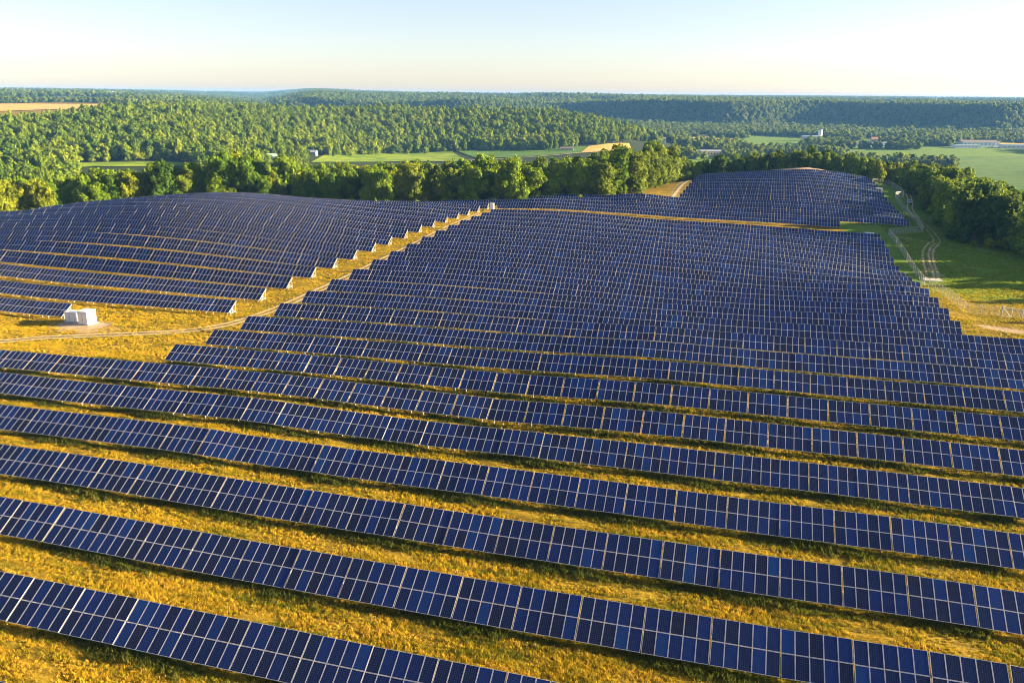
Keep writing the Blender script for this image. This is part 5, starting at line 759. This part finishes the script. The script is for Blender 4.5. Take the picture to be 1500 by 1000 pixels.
for i, (xx, yy) in enumerate([(199, 1624), (213, 1630), (228, 1634), (243, 1640), (259, 1646), (274, 1652)]):
    building('white_unit', xx, yy, 11, 8, 4.6, R(20), M_white, M_roofg, ['first', 'second', 'third', 'fourth', 'fifth', 'sixth'][i]+' white unit from left in the valley row', 1.2, 3, True, False, 'white units in a row in the valley town')
building('house', 246, 1700, 12, 9, 8, R(15), M_tan, M_brick, 'house with a red brick roof behind the white units', 4.0, 3)
building('factory', -38, 1195, 34, 14, 7.5, R(20), M_tan, M_white, 'flat tan and brick factory above the far tree belt', 1, 8, True, True)
building('brick_hall', -17, 1207, 9, 12, 9.0, R(20), M_brick, M_brick, 'red brick hall at the end of the tan factory', 1, 2, True, True)
building('white_building', -124, 1319, 20, 9, 6.5, R(12), M_white, M_white, 'flat white building at the foot of the wooded hill', 1, 4, True, True)
building('mill', 137, 1784, 34, 15, 9, R(12), M_tan, M_roofg, 'low beige mill building beside the white silo', 2, 5)
z = g1(156, 1792); root = empty('silo', (156, 1792, z)); tag(root, 'tall white silo standing in the valley woods', 'silo')
b = MB(); b.tube([(0, 0, -1), (0, 0, 21)], [4.2, 4.2], 20); b.build('tank', M_white, root, smooth=True)
b = MB(); b.tube([(0, 0, 21.02), (0, 0, 22.6), (0, 0, 23.2)], [4.4, 2.0, .6], 20); b.build('cap', M_roofg, root)
# lattice mast on the bluff
mx, my = (np.array([0.0]), np.array([0.0]))
def at(uu, D):
    a = math.atan((uu-750)*math.cos(PITCH)/FOC); fx, fy = -math.sin(YAW), math.cos(YAW)
    return D*(math.cos(a)*fx+math.sin(a)*fy), D*(math.cos(a)*fy-math.sin(a)*fx)
mx, my = at(1369, 2760); root = empty('radio_mast', (mx, my, g1(mx, my))); tag(root, 'thin lattice radio mast rising over the wooded bluff', 'mast')
b = MB()
for s, t in ((-1, -1), (1, -1), (0, 1)): b.bar((s*1.6, t*1.6, -1), (s*.5, t*.5, 32), .5)
for k in range(8):
    h0, h1 = k*4.0, k*4.0+4.0; w0, w1 = 1.6-1.1*h0/32, 1.6-1.1*h1/32
    b.bar((-w0, -w0, h0), (w1, -w1, h1), .28); b.bar((w0, -w0, h0), (0, w1, h1), .28); b.bar((0, w0, h0), (-w1, -w1, h1), .28)
b.build('lattice', M_steel, root)
b = MB(); b.tube([(0, 0, 32), (0, 0, 37)], [.2, .12], 6); b.build('antenna', M_steel, root)
for uu, D, lab in ((333, 3550, 'white barn on the far left skyline'), (424, 3400, 'white barn with trees round it on the far plateau'), (1207, 4600, 'white hall on the hazy horizon above the bluff'), (158, 3900, 'pale farm shed on the far plateau field')):
    bx_, by_ = at(uu, D); building('farm_building', bx_, by_, 34, 14, 7, R(10), M_white, M_white, lab, 4, 0, False)
for uu, D0, D1, wd in ((1270, 2745, 2950, 44), (884, 2980, 3230, 40), (412, 3300, 3460, 30), (500, 3350, 3440, 24)):
    P = [at(uu-wd, D0), at(uu, D0), at(uu+wd, D0)]; Q = [at(uu-wd, D1), at(uu, D1), at(uu+wd, D1)]
    drape('grain_field', P, Q, M_goldf, 2.0, 20, 8)

# ------------------------------------------------------------------ haze
hz = NT('haze_air'); hz.t.nodes.remove(hz.b); pv = hz.n('VolumePrincipled', {'Color': (.17, .44, 1.0), 'Density': 6.2e-5, 'Anisotropy': 0.0}); hz.set(hz.out.inputs['Volume'], pv.outputs[0])
b = MB(); b.box((0, 4700, 2), (22000, 10600, 124)); hb = b.build('haze', hz.mat); tag(hb, kind='stuff')
